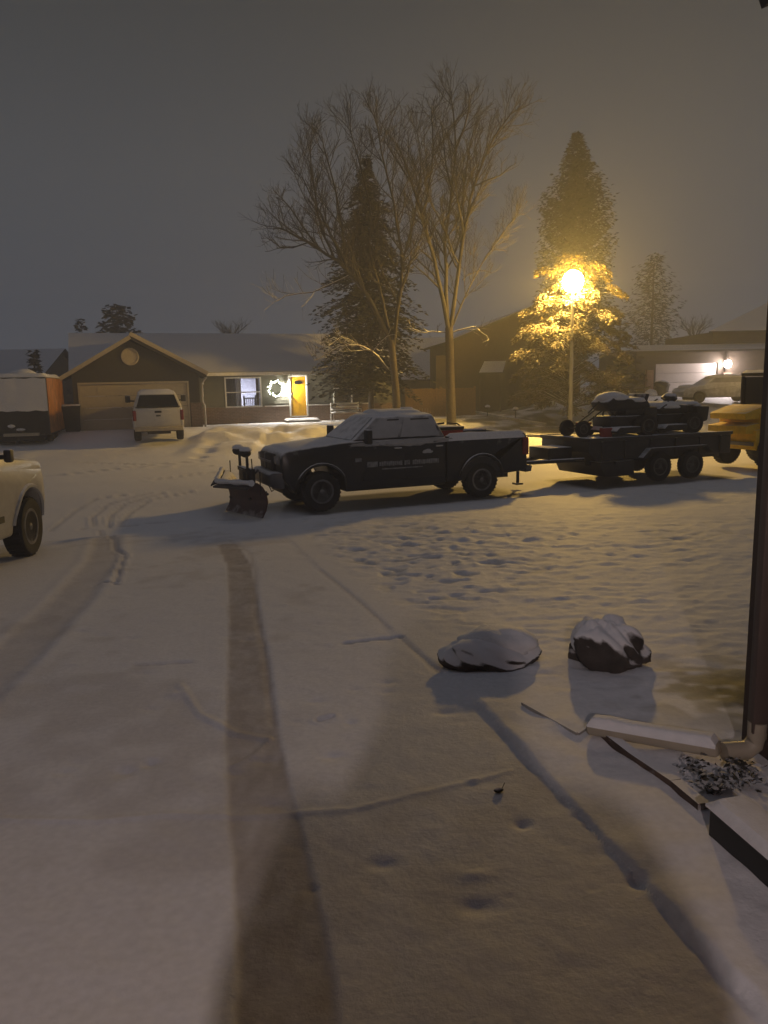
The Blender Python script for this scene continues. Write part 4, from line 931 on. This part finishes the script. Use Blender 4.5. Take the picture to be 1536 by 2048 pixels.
def conifer(name, label, loc, h, prof, z0=.6, nb=9, step=.34, need=M_need, spray=(.42, .15), droop=.35, seed=1, dense=1., rag=.25, tr=.16, perk=.22, lean=0.):
    rng = random.Random(seed); t = thing(name, label, 'tree', loc, 0)
    MB().tube([(0, 0, -.1), (0, 0, h * .5), (0, 0, h * .97)], [tr, tr * .6, .02], 9).build('trunk', M_bark, t)
    b = MB(); z = z0; V = b.v; Fc = b.f
    while z < h * .985:
        u = z / h; Rm = prof(u)
        nbr = max(4, int(nb * (.55 + .6 * Rm / max(prof(.3), .1))))
        for k in range(nbr):
            a = rng.uniform(0, 2 * math.pi); L = Rm * rng.uniform(1 - rag, 1 + rag * .6); zz = z + rng.uniform(-.5, .5) * step
            if L < .12: L = .12
            ca, sa = math.cos(a), math.sin(a); ns = max(2, int(L / perk * dense)); lift = rng.uniform(-.12, .25)
            for s_ in range(ns):
                f = (s_ + rng.random()) / ns; r_ = L * (f ** .8); pz = zz + lift * r_ - droop * r_ * f + rng.uniform(-.06, .06)
                for q in range(2):
                    aa = a + rng.choice((-1, 1)) * rng.uniform(.1, 1.1); l_ = spray[0] * rng.uniform(.6, 1.3) * (1.0 - .35 * f); w_ = spray[1] * rng.uniform(.7, 1.3)
                    cx, cy = r_ * ca, r_ * sa; dx, dy = math.cos(aa), math.sin(aa); dz = rng.uniform(-.55, .25)
                    n0 = len(V); tl = rng.uniform(-.5, .5)
                    px_, py_ = -dy * w_, dx * w_
                    V += [(cx, cy, pz), (cx + dx * l_ * .5 + px_, cy + dy * l_ * .5 + py_, pz + dz * l_ * .35 + tl * w_), (cx + dx * l_, cy + dy * l_, pz + dz * l_), (cx + dx * l_ * .5 - px_, cy + dy * l_ * .5 - py_, pz + dz * l_ * .35 - tl * w_)]
                    Fc.append((n0, n0 + 1, n0 + 2, n0 + 3))
        z += step * (.6 + .4 * Rm / max(prof(.3), .1))
    b.build('crown', need, t, clean=False, smooth=0); return t
def pr(R0, p=1., lo=.04): return lambda u: R0 * max(lo, (1 - u) ** p) * min(1, .55 + u * 5)
P = atY(742, 800, 39.6)
conifer('spruce_tree', 'big dark spruce standing against the ranch house behind the bare trees', (P.x, 39.6, .66), atY(752, 305, 39.6).z - .66, lambda u: min(2.35, 4.5 * (1 - u) ** .97) * (1 + .10 * math.sin(u * 34)), z0=1.7, nb=17, step=.24, seed=4, dense=1.25, rag=.45, spray=(.36, .075), perk=.16)
P = atY(1145, 780, 47)
conifer('spruce_tree', 'tall dark conifer rising behind the glowing street lamp', (P.x, 47, 1.0), atY(1149, 258, 47).z - 1.0, lambda u: min(2.1, (1 - u) * 6.2) * (1 + .05 * math.sin(u * 29)), z0=2.5, nb=22, step=.22, seed=9, spray=(.36, .06), need=M_needdark, dense=1.35, rag=.2, perk=.2, droop=-.5)
def bough_tree(name, label, loc, h, boughs, m, seed, spr=(.18, .034), per=300, tr=.16):
    rng = random.Random(seed); t = thing(name, label, 'tree', loc, 0)
    MB().tube([(0, 0, -.1), (.05, 0, h * .5), (0, 0, h * .95)], [tr, tr * .6, .03], 9).build('trunk', M_bark, t)
    b = MB(); V, Fc = b.v, b.f; st = MB()
    for k in range(boughs):
        u = rng.random() ** 1.15; z = .4 + u * (h - .7); a = rng.uniform(0, 2 * math.pi)
        Rm = (2.75 if u < .68 else 2.75 - (u - .68) * 5.0) * rng.uniform(.5, 1.1)
        tip = Vector((Rm * math.cos(a), Rm * math.sin(a), z + rng.uniform(-.25, .25))); out = Vector((math.cos(a), math.sin(a), 0))
        st.tube([(0, 0, max(.3, z - .25 * Rm)), tip * .55 + Vector((0, 0, .45 * z + .12)), tip], [.035, .02, .008], 4)
        L = rng.uniform(.55, .95); side = Vector((-out.y, out.x, 0)); dr_ = rng.uniform(.5, 1.0)
        for q in range(per):
            f = rng.random(); w_ = rng.gauss(0, .22) * (1.15 - .6 * f)
            c = tip - out * (L * (1 - f) * 1.1) + side * w_ + Vector((0, 0, .18 - dr_ * f * f * .45 - abs(w_) * .4 + rng.gauss(0, .07)))
            d = (out * rng.uniform(.3, 1.0) + side * (w_ * 2 + rng.gauss(0, .5)) + Vector((0, 0, rng.uniform(-.9, .1)))).normalized()
            p = d.cross(Vector((rng.gauss(0, .5), rng.gauss(0, .5), 1))).normalized() * spr[1] * rng.uniform(.6, 1.4); l_ = spr[0] * rng.uniform(.5, 1.4)
            n0 = len(V); V += [tuple(c), tuple(c + d * l_ * .5 + p), tuple(c + d * l_), tuple(c + d * l_ * .5 - p)]; Fc.append((n0, n0 + 1, n0 + 2, n0 + 3))
    b.build('crown', m, t, clean=False, smooth=0); st.build('branch', M_bark, t, clean=False); return t
P = atY(1140, 800, 37.6)
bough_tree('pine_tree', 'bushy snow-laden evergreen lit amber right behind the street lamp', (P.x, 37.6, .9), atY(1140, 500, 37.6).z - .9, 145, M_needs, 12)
P = atY(1236, 800, 40)
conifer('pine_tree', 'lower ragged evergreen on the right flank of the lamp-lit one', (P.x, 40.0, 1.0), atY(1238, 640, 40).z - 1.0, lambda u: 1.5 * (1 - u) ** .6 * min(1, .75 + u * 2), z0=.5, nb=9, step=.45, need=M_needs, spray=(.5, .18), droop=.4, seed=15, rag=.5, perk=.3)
P = atY(1300, 760, 58)
conifer('broad_tree', 'hazy broad tree right of the lamp-lit evergreens, over the garage roof', (P.x, 58, 1.2), atY(1302, 508, 58).z - 1.2, lambda u: 1.9 * math.sin(math.pi * min(1, .22 + u * .78)) ** .6, z0=2, nb=15, step=.3, seed=21, spray=(.5, .05), dense=1., rag=.5, perk=.28, droop=-.6)
P = atY(237, 680, 62)
conifer('round_tree', 'rounded dark tree rising behind the garage gable', (P.x, 62, .6), atY(237, 607, 62).z - .6, lambda u: 1.75 * math.sqrt(max(0, 1 - ((u - .35) / .66) ** 2)) if u > .1 else 1.3, z0=1.0, nb=14, step=.4, seed=24, spray=(.5, .2), dense=1.2, rag=.2, perk=.3, droop=-.3)
P = atY(70, 745, 46)
conifer('small_fir', 'small pointed fir beyond the orange trailer', (P.x, 46, .4), atY(70, 700, 46).z - .4, lambda u: .85 * (1 - u) + .02, z0=.4, nb=9, step=.3, seed=27, perk=.25)
P = atY(166, 690, 58)
conifer('thin_shrub', 'thin spindly treetop above the left garage roof', (P.x, 58, .6), atY(165, 636, 58).z - .6, lambda u: .30 if .75 < u else .14, z0=4.0, nb=5, step=.35, seed=28, rag=.6, perk=.3, tr=.06)
P = atY(104, 740, 55)
conifer('round_bush', 'low dark bush between the small fir and the garage', (P.x, 55, .4), atY(104, 716, 55).z - .4, lambda u: 1.3 * math.sqrt(max(.02, 1 - u * u)), z0=.4, nb=9, step=.4, seed=30, perk=.3)
for i_, (px_, py_, Y_, ht, sd, lab) in enumerate([(462, 668, 66, 646, 41, 'faint bare treetop over the ranch house ridge'), (1385, 740, 66, 640, 44, 'faint bare treetop over the pale garage roof')]):
    P = atY(px_, py_, Y_); zt_ = atY(px_, ht, Y_).z
    rng = random.Random(sd); t = thing('bare_tree', lab, 'tree', (P.x, Y_, .6), 0); cb_ = MB()
    MB().tube([(0, 0, -.1), (0, 0, zt_ - 2.2)], [.2, .12], 8).build('trunk', M_bark, t)
    for k in range(9):
        a = k * .7; grow(cb_, [Vector((0, 0, zt_ - 2.6)), Vector((.5 * math.cos(a), .5 * math.sin(a), zt_ - 1.5)), Vector((1.4 * math.cos(a), 1.4 * math.sin(a), zt_ - .5 - rng.random() * .6))], .06, .015, 0, rng, 2, (3, 4, 4), 5)
    cb_.build('crown', M_twig, t, clean=False)

# ------------------------------------------------------------------ garden edging and path lights across the street
def edging(name, label, pix, Y0s, w_=.16, hgt=.16):
    pts = [atY(px, py, 1) for px, py in pix]; pts = [G(px, py) for px, py in pix]
    b = MB()
    for a, c in zip(pts[:-1], pts[1:]):
        d = (c - a); d.z = 0; L = d.length; an = math.atan2(d.y, d.x)
        za, zc = zg(a.x, a.y), zg(c.x, c.y)
        M = Matrix.Translation((a.x, a.y, za)) @ Matrix.Rotation(an, 4, 'Z') @ Matrix.Rotation(-math.atan2(zc - za, L), 4, 'Y')
        b.box(0, math.hypot(L, zc - za), -w_ / 2, w_ / 2, -.15, hgt, M)
    o = b.build(name, M_conc, None, bevel=.03); return tag(o, label, 'kerb')
edging('garden_kerb', 'snow-topped garden kerb running from the tall bare tree toward the lamp', [(915, 824), (960, 829), (1010, 840), (1092, 853)], 0)
edging('path_kerb', 'straight pale kerb low in front of the garden, ending near the trailer', [(1040, 861), (1130, 858)], 0, .14, .12)
edging('street_kerb', 'street kerb seen lit between pickup tail and trailer front', [(960, 880), (1060, 878), (1200, 880)], 0, .16, .13)
for px, py, lab in ((975, 832, 'path light with a white snow cap nearest the tall bare trunk'), (1031, 838, 'path light with a white snow cap in front of the lit evergreen')):
    P = G(px, py); t = thing('path_light', lab, 'path light', (P.x, P.y, zg(P.x, P.y)), 0, 'snow-capped path lights')
    MB().tube([(0, 0, -.05), (0, 0, .42)], .03, 6).build('stem', M_dark, t); MB().lathe([(.13, .42), (.12, .45), (.03, .52)], 10).build('hood', M_dark, t)
    MB().blob((0, 0, .52), (.15, .15, .09), 12, 8, .1, 1, flat=-.04).build('snow_cap', M_snow, t)
P = atY(905, 838, 31.5)
hb_ = thing('handle_rack', 'dark T-shaped handlebar standing behind the pickup bed', 'handlebar', TW(-1.9, -.78, .9), RZ)
MB().tube([(0, 0, 0), (0, 0, .68)], .02, 6).tube([(-.42, 0, .62), (-.30, 0, .70), (-.05, 0, .72)], .022, 6).tube([(.42, 0, .62), (.30, 0, .70), (.05, 0, .72)], .022, 6).tube([(.25, 0, .55), (.02, 0, .45)], .012, 6).build('bar', M_dark, hb_)

# ------------------------------------------------------------------ foreground: boulders, downspout, edging, home wall
def boulder(label, px, py, r, seed, rz=0., amp=.34, sc=1.8):
    P = G(px, py); b = MB().blob((0, 0, r[2] * .55), r, 60, 40, amp, seed, sc)
    o = b.build('boulder', M_rock, None, smooth=180); o.location = (P.x, P.y + r[1] * .75, zg(P.x, P.y) - .02); o.rotation_euler = (0, 0, rz)
    return tag(o, label, 'boulder')
b1 = boulder('low wide boulder nearly buried in snow, beside the driveway edge', 985, 1342, (.31, .24, .105), 3)
b2 = boulder('taller dark boulder with a bare right face, nearer the wall', 1232, 1345, (.225, .20, .185), 13, 0., .44, 2.6)
def cap_on(o, c, r, seed):
    MB().blob(c, r, 30, 16, .22, seed, 2.2, flat=-.02).build('snow_cap', M_snow, o, smooth=180)
cap_on(b1, (.07, .05, .10), (.26, .21, .11), 5); cap_on(b2, (-.11, .02, .12), (.12, .15, .17), 6)
P = G(998, 1588)
lf = thing('fallen_leaf', 'small dark curled leaf lying on the driveway snow', 'leaf', (P.x, P.y, zg(P.x, P.y) + .004), .4)
MB().blob((0, 0, .006), (.022, .012, .010), 12, 8, .4, 2).build('leaf_blade', M_mulch, lf); MB().tube([(.015, 0, .01), (.03, .004, .03)], .0015, 5).build('leaf_stalk', M_mulch, lf)
# home wall (right) with its corner downspout
PD = G(1510, 1530); wx = PD.x + .055
ev_ = atY(1496, 24, PD.y + .05)
hm = thing('home_wall', 'dark red-brown house wall and eave at the right edge', 'house', (0, 0, 0), 0)
B(wx, wx + .25, -2.9, PD.y + .02, .3, ev_.z + .15).build('side_wall', M_wallhome, hm)
B(wx, wx + 5, PD.y + .02, PD.y + .24, .3, ev_.z + .2).build('front_wall', M_wallhome, hm)
B(wx - .004, wx + .10, PD.y - .08, PD.y + .245, .72, ev_.z + .1).build('corner_board', M_wallhome, hm, bevel=.006)
B(-7.5, wx, -3.15, -2.9, .3, 7.2).build('garage_front', M_wallhome, hm)  # unseen house front behind the camera, made tall to block sky light
B(-7.5, wx - .01, -2.89, 2.2, 3.78, 3.92).build('roof_slab', M_wallhome, hm)  # unseen roof, added to keep sky light off the foreground
B(-5.5, -.9, -2.9, -2.86, .85, 3.0).build('garage_door', M_gdoor, hm)
slab([(ev_.x, PD.y + .05, ev_.z + .14), (ev_.x + 4, PD.y + .05, ev_.z + 1.7), (ev_.x + 4, -3.4, ev_.z + 1.7), (ev_.x, -3.4, ev_.z + .14)], .14).build('eave', M_dark, hm)
ds = thing('downspout', 'beige downspout on the house corner, its elbow ending above the bed', 'downspout', (PD.x, PD.y, 0), 0)
gz_ = zg(PD.x, PD.y)
q = MB().box(-.035, .035, -.03, .03, gz_ + .13, ev_.z)
q.build('pipe', mat('downspout_brown', (.085, .060, .05), .5), ds, bevel=.01)
tipP = G(1176, 1480); elP = G(1448, 1538); 
el = Vector((elP.x - PD.x, elP.y - PD.y, 0)).normalized()
MB().tube([(0, 0, gz_ + .18), (0, 0, gz_ + .11), tuple(el * .012 + Vector((0, 0, gz_ + .075))), tuple(el * .045 + Vector((0, 0, gz_ + .05))), tuple(el * .15 + Vector((0, 0, gz_ + .05)))], .04, 12).build('elbow', M_downs, ds)
e0 = Vector((elP.x, elP.y, zg(elP.x, elP.y) + .055)); e1 = Vector((tipP.x, tipP.y, zg(tipP.x, tipP.y) + .035))
dx_ = thing('downspout_extension', 'beige drain extension with a ridge of snow, aimed at the driveway', 'drain pipe', e0, 0)
dv = e1 - e0; Lx = dv.length; Mx = Matrix.Rotation(math.atan2(dv.y, dv.x), 4, 'Z') @ Matrix.Rotation(-math.asin(dv.z / Lx), 4, 'Y')
MB().box(.02, Lx, -.042, .042, -.03, .03, Mx).build('pipe', M_downs, dx_, bevel=.018, seg=3)
q = MB(); snow_sheet(q, .03, Lx - .01, -.046, .046, lambda x, y: .026, .034, 30, 8, 3, .03); q.v = [tuple(Mx @ Vector(p)) for p in q.v]; q.build('snow', M_snow, dx_)
sa, sb2, sc_ = G(1045, 1420), G(1155, 1484), G(1190, 1462)
sbk = thing('splash_board', 'thin snow-edged splash board at the drain extension mouth', 'splash block', (sa.x, sa.y, 0), 0)
b = MB()
for a, c in ((sa, sb2), (sb2, sc_)):
    d = c - a; d.z = 0; L = d.length; M = Matrix.Translation((a.x - sa.x, a.y - sa.y, zg(a.x, a.y))) @ Matrix.Rotation(math.atan2(d.y, d.x), 4, 'Z') @ Matrix.Rotation(-math.atan2(zg(c.x, c.y) - zg(a.x, a.y), L), 4, 'Y')
    b.box(0, L, -.008, .008, -.05, .014, M)
b.build('board', M_conc, sbk, clean=False)
# edging block at the wall and leafy debris
ea, eb = G(1403, 1690), G(1560, 1828)
d = eb - ea; d.z = 0; an = math.atan2(d.y, d.x)
eg = thing('edging_block', 'dark landscape timber topped with snow under the house wall', 'edging', (ea.x + .02, ea.y, zg(ea.x, ea.y) - .03), an)
B(0, 1.1, .0, .14, -.05, .15).build('timber', M_dark, eg, bevel=.01)
snow_sheet(MB(), -.01, 1.1, -.008, .15, lambda x, y: .148, .035, 30, 8, 6, .04).build('snow', M_snow, eg)
rng = random.Random(4)
pb = MB(); P0_ = G(1440, 1585)
cl_ = [(P0_.x + rng.uniform(-.12, .16), P0_.y + rng.uniform(-.10, .14)) for _ in range(9)]
for k in range(260):
    cx_, cy_ = cl_[k % 9]; x = min(rng.gauss(cx_, .032), wx - .02); y = rng.gauss(cy_, .028)
    z = zg(x, y) + rng.uniform(.0, .06); s_ = rng.uniform(.008, .024); M = Matrix.Translation((x, y, z)) @ Matrix.Rotation(rng.uniform(0, 6.3), 4, 'Z') @ Matrix.Rotation(rng.uniform(-1, 1), 4, 'X') @ Matrix.Rotation(rng.uniform(-.6, .6), 4, 'Y')
    pb.add([(-s_, 0, 0), (-s_ * .2, -s_ * .45, .004), (s_, 0, -.004), (-s_ * .2, s_ * .45, .004)], [(0, 1, 2, 3)], M)
lt2 = pb.build('ground_cover', M_mulch, None, clean=False); tag(lt2, 'dark low leaves poking through snow beside the wall', 'ground cover', kind='stuff')
rb = MB()
pts = [G(*p) for p in [(1195, 1480), (1260, 1530), (1340, 1590), (1395, 1640)]]
for a, c in zip(pts[:-1], pts[1:]):
    d = c - a; d.z = 0; L = d.length
    rb.box(0, L, .0, .05, -.06, .028, Matrix.Translation((a.x, a.y, zg(a.x, a.y))) @ Matrix.Rotation(math.atan2(d.y, d.x), 4, 'Z') @ Matrix.Rotation(-math.atan2(zg(c.x, c.y) - zg(a.x, a.y), L), 4, 'Y'))
rbo = rb.build('bed_border', mat('rusty_border', (.08, .05, .035), .9, var=.5, snow=1, thr=.25, nsc=12.), None); tag(rbo, 'brown border strip running from the drain mouth to the timber', 'border')

# ------------------------------------------------------------------ the photographer, whose shadow lies on the drive, and the coach light behind
cl = thing('coach_light', 'porch lantern hanging behind the photographer', 'lantern', (-.09, -2.6, 3.42), 0)
MB().lathe([(.05, .34), (.05, .36)], 12).build('ceiling_plate', M_dark, cl); MB().tube([(0, 0, .35), (0, 0, .04)], .012, 6).build('bracket', M_dark, cl)
MB().blob((0, 0, 0), (.04, .04, .05), 14, 10, 0).build('globe', emat('coach_globe', (1.0, .82, .80), COACH_I / .0055), cl)
ps = thing('person', 'person in dark jacket holding up a phone on the driveway', 'person', (.06, -.42, zg(.06, -.42)), 0)
def skin(name, chain, edges, radii, m, parent, root=0):
    me = bpy.data.meshes.new(name); me.from_pydata(chain, edges, []); o = bpy.data.objects.new(name, me); COL.objects.link(o); o.parent = parent
    md = o.modifiers.new('skin', 'SKIN'); sv_ = me.skin_vertices[0].data if me.skin_vertices else None
    if sv_ is None:
        bm = bmesh.new(); bm.from_mesh(me); bm.verts.layers.skin.verify(); bm.to_mesh(me); bm.free(); sv_ = me.skin_vertices[0].data
    for i, r in enumerate(radii): sv_[i].radius = (r, r) if not hasattr(r, '__len__') else r; sv_[i].use_root = (i == root)
    o.modifiers.new('sub', 'SUBSURF').levels = 1; o.modifiers['sub'].render_levels = 1
    me.materials.append(m); return o
H = 1.76
vs = [(0, 0, .95), (0, 0, 1.15), (0, .0, 1.40), (0, .01, 1.50), (0, .02, 1.58), (0, .04, 1.66), (0, .03, 1.74)]
ra = [(.21, .15), (.21, .14), (.24, .14), (.15, .11), (.12, .11), (.11, .12), (.09, .09)]
ed = [(0, 1), (1, 2), (2, 3), (3, 4), (4, 5), (5, 6)]
for sx_ in (-1, 1):
    i = len(vs); vs += [(sx_ * .23, .0, 1.42), (sx_ * .31, .08, 1.17), (sx_ * .12, .30, 1.42), (sx_ * .085, .345, 1.52)]; ra += [.085, .075, .05, .034]; ed += [(2, i), (i, i + 1), (i + 1, i + 2), (i + 2, i + 3)]
    j = len(vs); vs += [(sx_ * .08, 0, .88), (sx_ * .085, .02, .48), (sx_ * .09, -.02, .09), (sx_ * .095, .13, .04)]; ra += [.13, .10, .07, .05]; ed += [(0, j), (j, j + 1), (j + 1, j + 2), (j + 2, j + 3)]
skin('body', vs, ed, ra, M_cloth, ps)
MB().blob((0, .02, 1.69), (.13, .14, .15), 16, 10, .03, 2).build('hood', M_cloth, ps)
for sx_ in (-1, 1):
    for k in range(4): MB().tube([(sx_ * .088, .35, 1.52 + k * .018), (sx_ * .095, .385, 1.53 + k * .018), (sx_ * .06, .40, 1.535 + k * .018)], [.009, .009, .007], 6).build('finger', M_skin, ps)
    MB().tube([(sx_ * .08, .34, 1.50), (sx_ * .06, .365, 1.53), (sx_ * .045, .37, 1.56)], [.011, .01, .008], 6).build('thumb', M_skin, ps)
ph_ = B(-.075, .075, -.006, .004, -.037, .037).build('phone', M_dark, None, bevel=.004); ph_.location = (0.06, -.025, ZC - .01); tag(ph_, 'dark phone held up in both hands by the photographer', 'phone')

# ------------------------------------------------------------------ haze of falling snow
hz = B(-175, 175, -175, 175, -1.2, 24).build('haze', bpy.data.materials.new('haze_air'), None, smooth=0)
hz['kind'] = 'stuff'; hz['label'] = 'thin haze of fine falling snow in the night air'; hz['category'] = 'haze'
hm_ = hz.data.materials[0]; hm_.use_nodes = True; nn = hm_.node_tree.nodes
for n_ in list(nn):
    if n_.type != 'OUTPUT_MATERIAL': nn.remove(n_)
pv = nn.new('ShaderNodeVolumePrincipled'); pv.inputs['Color'].default_value = (.88, .92, 1.0, 1); pv.inputs['Density'].default_value = .0042; pv.inputs['Anisotropy'].default_value = .0
hm_.node_tree.links.new(pv.outputs[0], [n for n in nn if n.type == 'OUTPUT_MATERIAL'][0].inputs['Volume'])
